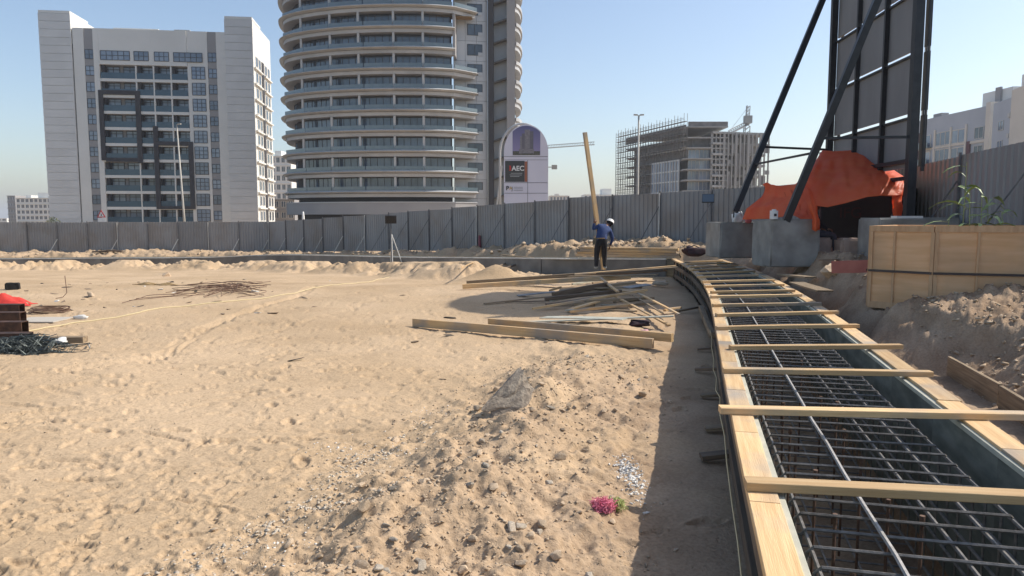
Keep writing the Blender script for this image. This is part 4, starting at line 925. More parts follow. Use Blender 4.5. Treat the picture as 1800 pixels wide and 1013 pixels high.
put(local_board(g(72, 597, .08), g(150, 597, .08), .14, .10, wood_old, 'timber_block'), 'brown timber offcut lying behind the steel tangle', 'timber')
p, q = g(60, 609, .02), g(150, 605, .02); m = MB(); e = g(158, 612, .03); m.tube([p, p.lerp(q, .5), q, (q.x+.06, q.y-.02, q.z+.01), (e.x, e.y, e.z)], .010, 6); put(m.build('pale_bar', lamp_m, None, world=True), 'pale hooked bar lying in front of the steel tangle', 'rebar')
bag(tuple(g(104, 604, .08)), .12, .08, .08, white_m, 'white plastic bag caught in the steel tangle', 'plastic_bag', 21, 'bag', False)
bag(tuple(g(143, 562, .02)), .14, .06, .09, mat('clear plastic', (.62, .6, .55), rough=.3), 'crumpled clear plastic wrapper beside the coil', 'plastic_wrapper', 22, 'wrapper', False)
m = MB(); p = g(75, 566, .0); zz = H(p.x, p.y); m.box((p.x-.45, p.y-.35, zz+.004), (p.x+.42, p.y+.35, zz+.022)); put(m.build('cement_sheet', mat('pale cement board', (.46, .42, .36), rough=.9), None, world=True), 'pale flat board lying in front of the coil', 'board')
p = g(22, 503, .1); rough_block('dark_box', black_board, (p.x, p.y, H(p.x, p.y)), .34, .2, .2, R(20), 'small dark open box behind the red cloth', 'box', 4, .02)
rp = catmull([g(50, 585, 0), g(130, 571, 0), g(235, 557, 0), g(290, 546, 0), g(400, 534, 0), g(500, 520, 0), g(600, 498, 0), g(685, 478, -.1)], 12)
m = MB(); m.tube([(v.x, v.y, H(v.x, v.y)+.012) for v in rp], .011, 5); put(m.build('rope', rope_m, None, world=True), 'pale rope stretched across the sand from the steel tangle', 'rope')
# heap of thin bars
r = random.Random(9)
for k in range(44):
    a, b = g(r.uniform(290, 430), r.uniform(499, 524), .05), g(r.uniform(400, 478), r.uniform(496, 518), .06)
    if k < 3: a, b = g(215+12*k, 532-3*k, .02), g(345+15*k, 521-2*k, .03)
    mid = a.lerp(b, .5)+Vector((r.uniform(-.2, .2), r.uniform(-.3, .3), r.uniform(0, .12)))
    a.z, b.z = H(a.x, a.y)+r.uniform(.01, .08), H(b.x, b.y)+r.uniform(.01, .15); mid.z = max(mid.z, H(mid.x, mid.y)+.02); m = MB(); m.tube(catmull([a, a.lerp(mid, .6), mid, b], 3), .008, 5)
    put(m.build('bent_bar', rebar_rust, None, world=True), 'thin rusty bent bar lying in the loose heap on the sand', 'rebar', 'rusty bars in the loose heap')
for px, rx, lab in ((257, .34, 'left'), (294, .30, 'right')):
    p = g(px, 499, .03); o = cloth('sacking_strip', p.x, p.y, rx, .22, .07, sack_m, lab+' of two flat brown sacking scraps on the sand', 6 if rx > .32 else 9, 'sacking'); o['group'] = 'brown sacking on the sand'
# netting scraps near the trench
def fuzz(name, px, py, z, rad, n, m_, label, seed):
    r = random.Random(seed); c = g(px, py, z); c.z = H(c.x, c.y)+.01; m = MB()
    for k in range(n):
        a, e = r.uniform(0, 6.28), math.asin(r.uniform(0, 1)); d = Vector((math.cos(a)*math.cos(e), math.sin(a)*math.cos(e)*.8, math.sin(e)*.75)); s = rad*r.uniform(.5, 1.05); j = lambda: Vector((r.gauss(0, .022), r.gauss(0, .022), r.gauss(0, .015)))
        m.tube([c+d*s*.3+j(), c+d*s*.7+j(), c+d*s+j(), c+d*s*.8+j()], .0022, 3, cap=False)
    return put(m.build(name, m_, None, world=True), label, 'netting')
fuzz('net_scrap', 1060, 906, .03, .075, 420, pink_m, 'bright pink ball of plastic netting on the slope by the trench shadow', 1)
fuzz('net_scrap', 1083, 898, .03, .055, 200, lime_net, 'yellow green wisp of plastic netting beside the pink one', 2)

# ------------------------------------------------------------------ stones and rubble
def hull_rock(seed, n=16, sub=False):
    r = random.Random(seed); bm = bmesh.new()
    for k in range(n):
        a, z = r.uniform(0, 6.2832), r.uniform(-1, 1); q = math.sqrt(1-z*z); s = r.uniform(.78, 1.05); bm.verts.new((q*math.cos(a)*s, q*math.sin(a)*s*.8, z*s*.62))
    res = bmesh.ops.convex_hull(bm, input=bm.verts); bmesh.ops.delete(bm, geom=[v for v in bm.verts if not v.link_faces], context='VERTS'); bmesh.ops.triangulate(bm, faces=bm.faces)
    return bm
def rock_mesh(seed, m_, n=18, bevel=True):
    bm = hull_rock(seed, n)
    if bevel: bmesh.ops.bevel(bm, geom=bm.edges, offset=.06, segments=1, affect='EDGES')
    me = bpy.data.meshes.new('stone'); bm.to_mesh(me); bm.free(); me.materials.append(m_); return me
RM = [rock_mesh(k, soil_dark if k % 4 else stone_grey) for k in range(10)]
def stone(x, y, s, rnd, label, group, name='stone', sink=.25, me=None):
    o = link(name, me or rnd.choice(RM)); o.location = (x, y, H(x, y)+s*(.62-sink)*.6); o.rotation_euler = (rnd.uniform(-.4, .4), rnd.uniform(-.4, .4), rnd.uniform(0, 6.28)); o.scale = (s*rnd.uniform(.8, 1.25), s*rnd.uniform(.8, 1.2), s*rnd.uniform(.7, 1.1))
    return put(o, label, 'stone', group)
rn = random.Random(4)
for px, py, s, lab in ((985, 800, .075, 'large tan stone alone on the rubble slope above the white powder'), (965, 852, .055, 'pale yellowish round stone low on the rubble slope'), (655, 850, .06, 'dark stone at the left edge of the rubble ridge'), (868, 880, .055, 'flat grey stone in the middle of the rubble'),
                       (935, 735, .06, 'tan stone right below the boulder'), (1040, 980, .06, 'brown stone near the lower end of the trench shadow'), (635, 985, .075, 'dark angular stone at the bottom edge of the rubble'), (680, 985, .06, 'squat dark stone right of the angular one at the bottom edge'), (160, 521, .17, 'grey pointed stone on the sand behind the coil'), (293, 463, .25, 'pale square stone on the sand before the far mounds')):
    p = g(px, py, .15 if py > 600 else 0); stone(p.x, p.y, s, rn, lab, 'larger stones on the sand')
# the boulder
bm = hull_rock(77, 30); bmesh.ops.subdivide_edges(bm, edges=bm.edges, cuts=3, use_grid_fill=True)
for v in bm.verts: v.co *= 1 + .5*float(fbm(np.array([v.co.x*2.6+3]), np.array([v.co.y*2.6+v.co.z*3]), 5, 60)[0])
me = bpy.data.meshes.new('boulder'); bm.to_mesh(me); bm.free(); me.materials.append(mat('boulder grey', (.20, .165, .13), (.36, .30, .23), 5, .95, bump=.6, bscale=14)); p = g(893, 700, .28)
o = link('boulder', me); o.location = (p.x, p.y, H(p.x, p.y)+.17); o.rotation_euler = (R(40), R(-30), R(35)); o.scale = (.33, .26, .13); put(o, 'large grey dirt-covered boulder on the crest of the rubble ridge', 'boulder')
# countable stones of the rubble, then the small rest as one mass
def rubble_xy(r):
    while True:
        y = 3.0 + 7.5*r.random()**1.5; k = np.interp(y, [p[1] for p in LWc[:40]], [p[0] for p in LWc[:40]]); off = r.gauss(-1.8, .62)
        if -3.3 < off < -.25: return k+off, y
for k in range(230):
    x, y = rubble_xy(rn); stone(x, y, rn.uniform(.02, .048)*(1 if rn.random() < .85 else 1.5), rn, 'rough tan or grey stone lying loose on the rubble ridge beside the trench', 'stones of the rubble ridge')
def pebbles(name, pts, smin, smax, m_, label, seed, pw=2.2):
    r = np.random.RandomState(seed); bases = []
    for k in range(6):
        bm = hull_rock(100+k, 9); bm.verts.ensure_lookup_table(); bm.verts.index_update(); bases.append((np.array([v.co[:] for v in bm.verts]), np.array([[v.index for v in f.verts] for f in bm.faces]))); bm.free()
    V = []; Fc = []; n = 0; P = np.array(pts); Z = height(P[:, 0], P[:, 1], True)
    for (x, y), z in zip(P, Z):
        b, f = bases[r.randint(6)]; s = smin+(smax-smin)*r.rand()**pw; a = r.rand()*6.28; c, sn = math.cos(a), math.sin(a); q = b*np.array([s*r.uniform(.8, 1.3), s*r.uniform(.8, 1.2), s])
        V.append(np.stack([q[:, 0]*c-q[:, 1]*sn+x, q[:, 0]*sn+q[:, 1]*c+y, q[:, 2]+z+s*.2], 1)); Fc.append(f+n); n += len(b)
    V = np.concatenate(V); Fc = np.concatenate(Fc); me = bpy.data.meshes.new(name); me.vertices.add(len(V)); me.vertices.foreach_set('co', V.astype(np.float32).ravel()); me.loops.add(Fc.size); me.loops.foreach_set('vertex_index', Fc.astype(np.int32).ravel())
    me.polygons.add(len(Fc)); me.polygons.foreach_set('loop_start', np.arange(0, Fc.size, 3, dtype=np.int32)); me.update(calc_edges=True); me.materials.append(m_); return put(link(name, me), label, 'gravel', kind='stuff')
pebbles('rubble_gravel', [rubble_xy(rn) for k in range(7000)], .004, .022, soil_dark, 'fine tan gravel and clods covering the rubble ridge', 1)
def plain_xy(r):
    y = 2.8+24*r.random()**1.7; return r.uniform(-.75*y-1, .12*y), y
pebbles('scattered_gravel', [plain_xy(rn) for k in range(2600)], .004, .02, soil_dark, 'sparse small stones scattered over the open sand', 2, 3)
def bank_xy(r):
    while True:
        y = 4+22*r.random(); k = np.interp(y, [p[1] for p in LWc], [p[0] for p in LWc]); off = r.uniform(2.9, 6.0)
        return k+off, y
pebbles('bank_clods', [bank_xy(rn) for k in range(11000)], .008, .06, soil_dark, 'loose brown clods covering the soil bank right of the trench', 3, 3)
def line_xy(r, pts, sd):
    i = r.randrange(len(pts)-1); a, b = Vector(pts[i]), Vector(pts[i+1]); f = r.random(); return a.x+(b.x-a.x)*f+r.gauss(0, sd), a.y+(b.y-a.y)*f+r.gauss(0, sd)
ln = [g(x, y, .05) for x, y in ((300, 1005), (420, 945), (480, 915), (545, 880), (600, 795), (680, 795), (760, 720), (640, 800), (560, 880), (620, 900), (760, 860))]
pebbles('grey_chippings', [line_xy(rn, [(p.x, p.y) for p in ln], .10) for k in range(1000)], .005, .024, stone_grey, 'grey stone chippings strewn along the left foot of the rubble ridge', 4)
pc = g(1108, 838, .04); pebbles('lime_lumps', [(pc.x+rn.gauss(0, .045), pc.y+rn.gauss(0, .22)) for k in range(600)], .003, .022, lime_m, 'white powdery lumps spilled on the slope by the trench shadow', 5)
pc = [g(590, 783, .02), g(690, 790, .02), g(770, 718, .02), g(485, 980, .02)]; pebbles('lime_specks', [(lambda c: (c.x+rn.gauss(0, .14), c.y+rn.gauss(0, .14)))(rn.choice(pc)) for k in range(260)], .004, .016, lime_m, 'white specks of lime along the rubble edge', 6)
fc = [(x, 27.5+abs(x)*.0) for x in range(2)]
def farbank(r):
    i = r.randrange(len(FAR)-1); a, b = Vector(FAR[i]), Vector(FAR[i+1]); f = r.random(); d = (b-a).normalized(); n = Vector((d.y, -d.x)); o = r.uniform(2.6, 7.0); p = a.lerp(b, f)+n*o; return p.x, p.y
pebbles('far_bank_rubble', [farbank(rn) for k in range(2200)], .03, .17, soil_dark, 'lumpy rubble along the bank before the back fence', 7, 3)
for k in range(40):
    x, y = farbank(rn); stone(x, y, rn.uniform(.12, .24), rn, 'tan rubble lump on the bank before the back fence', 'rubble lumps before the back fence')
# lumps and a red sheet on the bank in front of the shelter
c = g(1478, 492, .75); bm = hull_rock(33, 26); bmesh.ops.subdivide_edges(bm, edges=bm.edges, cuts=2, use_grid_fill=True)
for v in bm.verts: v.co *= 1 + .3*float(fbm(np.array([v.co.x*2.2+8]), np.array([v.co.y*2.2+v.co.z*3]), 4, 61)[0])
me = bpy.data.meshes.new('earth_lump'); bm.to_mesh(me); bm.free(); me.materials.append(soil_dark); o = link('earth_lump', me); o.location = (c.x, c.y, H(c.x, c.y)+.05); o.scale = (.42, .4, .42); put(o, 'big rounded lump of earth on the bank left of the crate', 'earth lump')
a, b = at(1462, 470, 13.2), at(1535, 470, 12.6); put(local_board((a.x, a.y, a.z), (b.x, b.y, b.z+.02), .03, .22, mat('faded red board', (.32, .10, .08), (.40, .14, .11), 4, .7), 'red_board'), 'faded red board lying on the bank left of the crate', 'board')
put(local_board(g(1400, 497, .72), g(1450, 512, .70), .30, .03, wood_old, 'board_offcut'), 'tan flat board on the bank edge by the trench', 'board')
put(local_board(g(1375, 483, .72), g(1425, 488, .78), .25, .04, wood_old, 'board_offcut'), 'broken grey board on the bank behind the tan one', 'board')
put(local_board(at(1440, 457, 16.6), at(1475, 456, 16.4), .2, .03, wood_dark, 'board_offcut'), 'dark board on the ground before the pinkish blocks', 'board')

# scraps of debris strewn over the middle of the sand
DM = [mat('dark scrap', (.05, .045, .04), (.10, .08, .06), 20, .9), mat('brown scrap', (.16, .115, .075), (.24, .18, .12), 20, .9), mat('pale scrap', (.50, .47, .42), (.62, .60, .55), 20, .8)]
for k in range(70):
    if k < 48: p = g(rn.uniform(30, 480), rn.uniform(478, 560), 0)
    else: p = g(rn.uniform(480, 1150), rn.uniform(476, 700), 0)
    mi = rn.choice((0, 0, 1, 1, 2)); s = rn.uniform(.03, .11)*(1 if p.y > 10 else .45); bm = hull_rock(300+k, 12); me = bpy.data.meshes.new('scrap'); bm.to_mesh(me); bm.free(); me.materials.append(DM[mi])
    o = link('scrap', me); o.location = (p.x, p.y, H(p.x, p.y)+s*.12); o.scale = (s*rn.uniform(.8, 2.2), s*rn.uniform(.5, 1), s*rn.uniform(.25, .6)); o.rotation_euler = (rn.uniform(-.2, .2), rn.uniform(-.2, .2), rn.uniform(0, 6.28))
    put(o, ('small dark scrap of debris lying on the open sand', 'small brown scrap of debris lying on the open sand', 'small pale scrap of paper or plaster lying on the open sand')[mi], 'scrap', ('dark scraps on the sand', 'brown scraps on the sand', 'pale scraps on the sand')[mi])

# ------------------------------------------------------------------ buildings
def window_meshes(w_, h_, nx, ny, fr, fm, gm, depth=.12):
    m = MB(); 
    for x in [i*w_/nx for i in range(nx+1)]: m.box((x-fr/2, -depth/2, 0), (x+fr/2, depth/2, h_))
    for z in [i*h_/ny for i in range(ny+1)]: m.box((0, -depth/2+.01, z-fr/2), (w_, depth/2-.01, z+fr/2))
    p = MB(); p.box((fr/2, -.015, fr/2), (w_-fr/2, .015, h_-fr/2)); return m.mesh('window', fm), p.mesh('pane', gm)
def win(t, me, x, y, z, rz=0, name='window'):
    o = link(name, me[0], t, Matrix.Translation((x, y, z)) @ Matrix.Rotation(rz, 4, 'Z')); link('pane', me[1], o); return o
def part(t, name, m_, *boxes):
    m = MB(); [m.box(a, b) for a, b in boxes]; return m.build(name, m_, t)

# ---- white apartment tower on the left (local: x along the front, y into the depth)
def left_tower():
    rz = math.atan2(5.0, 39.5); base = Vector((xat(91, 145), 145, -1.0)); t = thing('apartment_tower', 'white slab apartment tower with blue glass balconies and charcoal frames on the left', 'building', base, rz)
    W, D, zt = 39.8, 18.0, 40.0; z_ = lambda z: z+1.0
    fl = lambda k: z_(4.45+3.13*k)
    part(t, 'wall', paint_w, ((.1, .1, 0), (5.8, D, z_(41.6))), ((6.0, .12, 0), (8.0, D, z_(39.0))), ((9.7, .0, 0), (10.7, D, z_(39.0))), ((27.1, .12, 0), (31.0, D, z_(39.0))), ((32.7, .12, 0), (34.4, D, z_(39.0))), ((34.4, .1, 0), (W-.1, D, z_(41.6))))
    part(t, 'wall', paint_g, ((10.72, 1.7, 0), (27.08, D-.1, z_(32.5))))  # balcony back wall in a darker tone, shade of the recess put into the colour
    part(t, 'wall', paint_w, ((10.72, 0, fl(9)-.45), (27.08, D-.12, z_(39.0))))
    part(t, 'strip_wall', paint_g, ((8.02, .2, 0), (9.68, D-.2, z_(39.0)))); part(t, 'strip_wall', paint_g, ((31.02, .2, 0), (32.68, D-.2, z_(39.0))))
    part(t, 'groove', paint_dark, ((5.82, .3, 0), (5.98, 1.5, z_(36))))
    # cladding courses on the two wings
    n = 28; ch = z_(41.6)/n
    for x0, x1 in ((0, 5.78), (34.45, W)):
        me = MB().box((x0, -.02, .03), (x1, .09, ch-.03)).mesh('cladding_course', clad_w)
        for k in range(n): link('cladding_course', me, t, Matrix.Translation((0, 0, k*ch)))
    part(t, 'wing_crown', paint_w, ((.05, .05, z_(41.62)), (5.75, .5, z_(42.1))), ((5.4, .5, z_(41.62)), (5.75, 8, z_(42.1))), ((5.4, .5, z_(39.0)), (5.75, .9, z_(41.6))))
    part(t, 'wing_crown', paint_w, ((34.5, .05, z_(41.62)), (W-.05, .5, z_(42.1))), ((W-.4, .5, z_(41.62)), (W-.05, 8, z_(42.1))))
    part(t, 'roof_box', paint_w, ((12.5, 3, z_(39)), (21, 8, z_(39.9)))); part(t, 'roof_box', slab_c, ((24.0, 3, z_(39)), (27.0, 7, z_(39.9))))
    # floors with balconies
    bays = [10.7, 17.4, 20.7, 23.95, 27.1]
    wd = window_meshes(2.35, 1.95, 2, 1, .12, frame_d, glass_sky); wt = window_meshes(2.35, .55, 2, 1, .1, frame_d, glass_sky)
    bal = {}
    for k in range(-1, 9):
        z0 = fl(k)
        part(t, 'slab', paint_w, ((10.72, .03, z0-.55), (27.08, 1.69, z0)))
        for j in range(4):
            x0, x1 = bays[j], bays[j+1]; nw = 2 if j == 0 else 1
            for i in range(nw):
                xs = x0+.75+i*3.1; ws = win(t, wd, xs, 1.66, z0+.02); win(t, wt, xs, 1.66, z0+2.0)
            key = round(x1-x0, 2)
            if key not in bal: bal[key] = MB().box((.13, -.03, 0), (x1-x0-.13, .02, 1.08)).box((.13, -.05, 1.08), (x1-x0-.13, .04, 1.14)).mesh('balustrade', glass_b)
            link('balustrade', bal[key], t, Matrix.Translation((x0, .06, z0+.01)))
            if j: part(t, 'partition', paint_w, ((x0-.12, .015, z0), (x0+.12, 1.68, z0+2.57)))
            part(t, 'partition', paint_dark, ((x0+.135, .5, z0+.003), (x0+.65, 1.68, z0+2.57)))  # side wall coloured dark for the shade inside the balcony
    # charcoal frames in front
    part(t, 'charcoal_frame', paint_dark, ((10.3, -.25, z_(13.6)), (11.1, .55, z_(27.2))), ((17.1, -.25, z_(4.0+9.1)), (18.0, .55, z_(27.2))), ((11.1, -.25, z_(26.4)), (17.1, .55, z_(27.2))), ((11.1, -.25, z_(13.3)), (17.1, .55, z_(14.1))))
    part(t, 'charcoal_frame', paint_dark, ((20.2, -.25, z_(4.0)), (21.05, .55, z_(20.4))), ((26.75, -.25, z_(4.0)), (27.6, .55, z_(17.4))), ((21.05, -.25, z_(16.6)), (26.75, .55, z_(17.4))), ((21.05, -.25, z_(4.0)), (26.75, .55, z_(4.6))))
    # window columns
    w1 = window_meshes(1.55, 1.75, 2, 2, .09, frame_d, glass_sky); w2 = window_meshes(2.5, 2.35, 3, 3, .1, frame_d, glass_sky); w3 = window_meshes(5.4, 1.75, 5, 2, .1, frame_d, glass_sky); w4 = window_meshes(2.7, 1.75, 3, 2, .1, frame_d, glass_sky)
    for k in range(-1, 10):
        z0 = fl(k)+.55
        win(t, w1, 8.1, .18, z0); win(t, w1, 31.1, .18, z0)
        if k < 9: win(t, w2, 27.9, .10, z0-.3)
    for x, me in ((11.0, w3), (17.2, w4), (21.0, w4), (24.6, w3)): win(t, me, x, -.02, fl(9)+.4)
    # sunlit end wall with a dark strip and windows
    part(t, 'dark_strip', paint_dark, ((W-.1, 8.2, 0), (W+.06, 10.2, z_(35))))
    w5 = window_meshes(1.7, 1.9, 1, 1, .14, frame_w, glass_d)
    for k in range(-1, 10):
        for y in (2.6, 5.4, 11.6, 14.6): win(t, w5, W-.06, y, fl(k)+.4, math.pi/2)
        part(t, 'ledge', paint_w, ((W-.1, .8, fl(k)-.35), (W+.35, 8.0, fl(k)-.05)))
        part(t, 'ledge', paint_w, ((W-.1, 10.4, fl(k)-.35), (W+.35, 17.6, fl(k)-.05)))
left_tower()

# ---- round balcony tower
def round_tower():
    pl = [(840, 120.6), (802, 117.4), (765, 116.4), (720, 116.0), (660, 116.2), (600, 117.3), (545, 119.6), (512, 122.6), (505, 126.5), (514, 133), (545, 141)]
    P = [Vector((xat(a, d), d, 0)) for a, d in pl]; base = Vector((P[3].x, 122, -1.0)); t = thing('balcony_tower', 'curved residential tower with stacked beige balcony bands in the middle', 'building', base)
    B = lambda v: (v[0]-base.x, v[1]-base.y, (v[2] if len(v) > 2 else 0)-base.z)
    main = catmull(P[1:], 6); full = [P[0], P[0].lerp(P[1], .5)] + main
    off = lambda pts, o: [(p[0], p[1]) for p in offs([(q.x, q.y) for q in pts], o)]
    # the sweep's outward side: offs() gives (dy,-dx); going right to left the outside is +normal? check once
    c0 = Vector((P[3].x, P[3].y)); tst = Vector(off(main, 1.0)[12]); sg = 1 if tst.y < main[12].y else -1
    FH_, Z0 = 3.17, 5.4
    def sweep(name, pts, prof, m_):
        m = MB(); m.sweep([(p[0]-base.x, p[1]-base.y) for p in pts], [(o*sg, z-base.z) for o, z in prof]); return m.build(name, m_, t)
    inner = [Vector((x, y, 0)) for x, y in off(main, -1.9*sg)]
    LV = 15
    m = MB(); m.sweep([(p.x-base.x, p.y-base.y) for p in inner[:]], [(-.3*sg, 0), (-.8*sg, 0), (-.8*sg, Z0+FH_*LV+1), (-.3*sg, Z0+FH_*LV+1)]); m.build('core_wall', paint_dark, t)
    # columns and glazing bays at these pixel columns
    cols = [803, 747, 694, 641, 589, 540, 508]
    def at_px(pts, px):
        best = min(range(len(pts)-1), key=lambda i: abs(pts[i].lerp(pts[i+1], .5).x/pts[i].lerp(pts[i+1], .5).y*F+CX-px) if pts[i].y < 131 else 1e9); return pts[best].lerp(pts[best+1], .5)
    ci = [at_px(inner, c) for c in cols]; co = [at_px([Vector((x, y, 0)) for x, y in off(main, -.55*sg)], c) for c in cols]
    pcol = MB().box((-.17, -.2, 0), (.17, .2, FH_-.75)).mesh('column', frame_w)
    bayw = []
    for a, b in zip(ci[:-1], ci[1:]):
        L = (b-a).length; wd = window_meshes(L, FH_-.75, max(3, round(L/1.05)), 1, .08, frame_d, glass_t); bayw.append((a, b, L, wd))
    balw = []
    bo = [at_px([Vector((x, y, 0)) for x, y in off(main, -.12*sg)], c) for c in cols]
    for a, b in zip(bo[:-1], bo[1:]):
        L = (b-a).length; balw.append((a, b, L, MB().box((.08, -.02, 0), (L-.08, .02, .60)).mesh('balustrade', glass_p)))
    for k in range(LV):
        z = Z0+FH_*k; cut = k in (7, 8)
        pts = main if cut else full
        sweep('lower_band', pts, [(-.42, z+.10), (-.36, z+.62), (-2.6, z+.62), (-2.6, z+.10)], band_m)
        sweep('upper_band', pts, [(-.22, z+.68), (.30, z+.82), (.38, z+.90), (.0, z+1.10), (-.3, z+1.14), (-.3, z+.74), (-2.2, z+.74), (-2.2, z+.68)], band_m)
        for (a, b, L, wd) in bayw:
            ang = math.atan2(b.y-a.y, b.x-a.x); o = link('window', wd[0], t, Matrix.Translation(B((a.x, a.y, z+.75))) @ Matrix.Rotation(ang, 4, 'Z')); link('pane', wd[1], o)
        for (a, b, L, me) in balw:
            ang = math.atan2(b.y-a.y, b.x-a.x); link('balustrade', me, t, Matrix.Translation(B((a.x, a.y, z+1.145))) @ Matrix.Rotation(ang, 4, 'Z'))
        for c in co[1:-1]: link('column', pcol, t, Matrix.Translation(B((c.x, c.y, z+.8))))
        if not cut:
            m = MB(); a, b = P[0], P[1]; m.beam(B((a.x, a.y, z+1.42)), B((b.x, b.y, z+1.42)), .04, .55); m.build('balustrade', glass_p, t)
        if k == 8:
            m = MB(); c = P[1]; m.box(B((c.x-.35, c.y+.2, Z0+FH_*7)), B((c.x+.05, c.y+3.6, Z0+FH_*9+.0))); m.build('side_fin', paint_g, t)
            m = MB(); m.prism([(c.x-9.5, c.y+.6), (c.x+2.6, c.y+1.6), (c.x+2.6, c.y+3.4), (c.x-9.5, c.y+2.4)], Z0+FH_*9-.12, Z0+FH_*9-.02, lambda u, v, w_: B((u, v, w_))); m.build('soffit', sack_m, t)
    # plain panelled wall right of the balconies, windows on it
    A0 = Vector((xat(800, 121.5), 121.5, 0)); A1 = Vector((xat(858, 122.6), 122.6, 0)); d = (A1-A0).normalized(); nrm = Vector((d.y, -d.x, 0)); ang = math.atan2(d.y, d.x)
    ztop = Z0+FH_*LV
    L = (A1-A0).length; 
    for k in range(-1, LV):
        z = Z0+FH_*k
        for i in range(3):
            m = MB(); m.beam(B(A0+d*(L*i/3+.02)+Vector((0, 0, z+FH_/2))), B(A0+d*(L*(i+1)/3-.02)+Vector((0, 0, z+FH_/2))), .5, FH_-.04); m.build('wall_panel', alu, t)
    m = MB(); m.beam(B(A0-nrm*.35+Vector((0, 0, ztop/2))), B(A1-nrm*.35+Vector((0, 0, ztop/2))), .18, ztop); m.build('backing_wall', paint_dark, t)
    ww = window_meshes(2.4, 1.7, 2, 1, .09, frame_d, glass_d)
    for k in range(LV):
        p = A0+d*(L*.40)+nrm*.26; o = link('window', ww[0], t, Matrix.Translation(B((p.x, p.y, Z0+FH_*k+.95))) @ Matrix.Rotation(ang, 4, 'Z')); link('pane', ww[1], o)
        o = link('wall_step', MB().box((0, -.04, 0), (.7, .04, .55)).mesh('wall_step', alu) if k == 0 else bpy.data.meshes['wall_step'], t, Matrix.Translation(B((p.x+d.x*1.75+nrm.x*.06, p.y+d.y*1.75+nrm.y*.06, Z0+FH_*k+.85))) @ Matrix.Rotation(ang, 4, 'Z'))
    # dark fins and the open stair between them
    def vert(name, px0, px1, Y, m_, dep, z1=ztop+1.5):
        x0, x1 = xat(px0, Y), xat(px1, Y); m = MB(); m.box(B((x0, Y, -1)), B((x1, Y+dep, z1))); return m.build(name, m_, t)
    vert('dark_fin', 858.5, 868, 121.6, paint_dark, 6); vert('dark_fin', 891, 905, 122.2, paint_g, 5)
    vert('stair_wall', 866, 893, 125.0, alu, .6)
    for k in range(-1, LV):
        z = Z0+FH_*k; x0, x1 = xat(868.2, 123.0), xat(890.8, 123.0)
        m = MB(); m.prism([(x0, z), (x1, z+.7), (x1, z+.95), (x0, z+.22)], 123.6, 124.9, lambda u, v, w_: B((u, w_, v))); m.build('stair_flight', slab_d, t)
    # rear balconies showing on the right
    rc_ = [Vector((xat(903, 129.5)+1.3*math.sin(a), 128+8*(1-math.cos(a))*.9, 0)) for a in [R(x) for x in range(10, 171, 16)]]
    for k in range(LV):
        z = Z0+FH_*k; m = MB(); m.sweep([(p.x-base.x, p.y-base.y) for p in rc_], [(0, z-base.z), (0, z+.7-base.z), (.25, z+.75-base.z), (.25, z+1.3-base.z), (-1.2, z+1.3-base.z), (-1.2, z-base.z)]); m.build('rear_band', band_m, t)
    m = MB(); m.sweep([(p.x-base.x-.5, p.y-base.y) for p in rc_], [(-.4, 0), (-1.0, 0), (-1.0, ztop), (-.4, ztop)]); m.build('rear_glazing', glass_d, t)
    # plinth with panel joints, dark storey under it
    sweep('plinth', full, [(-.1, 2.75), (-.1, 4.6), (-3.0, 4.6), (-3.0, 2.75)], paint_g)
    sweep('plinth_cap', full, [(.0, 4.61), (.0, 4.75), (-3.0, 4.75), (-3.0, 4.61)], alu)
    sweep('ground_storey', main, [(-1.9, -1), (-1.9, 2.74), (-3.2, 2.74), (-3.2, -1)], paint_dark)
    sweep('parapet', main, [(-.2, ztop), (-.2, ztop+1.4), (-.6, ztop+1.4), (-.6, ztop)], band_m)
round_tower()

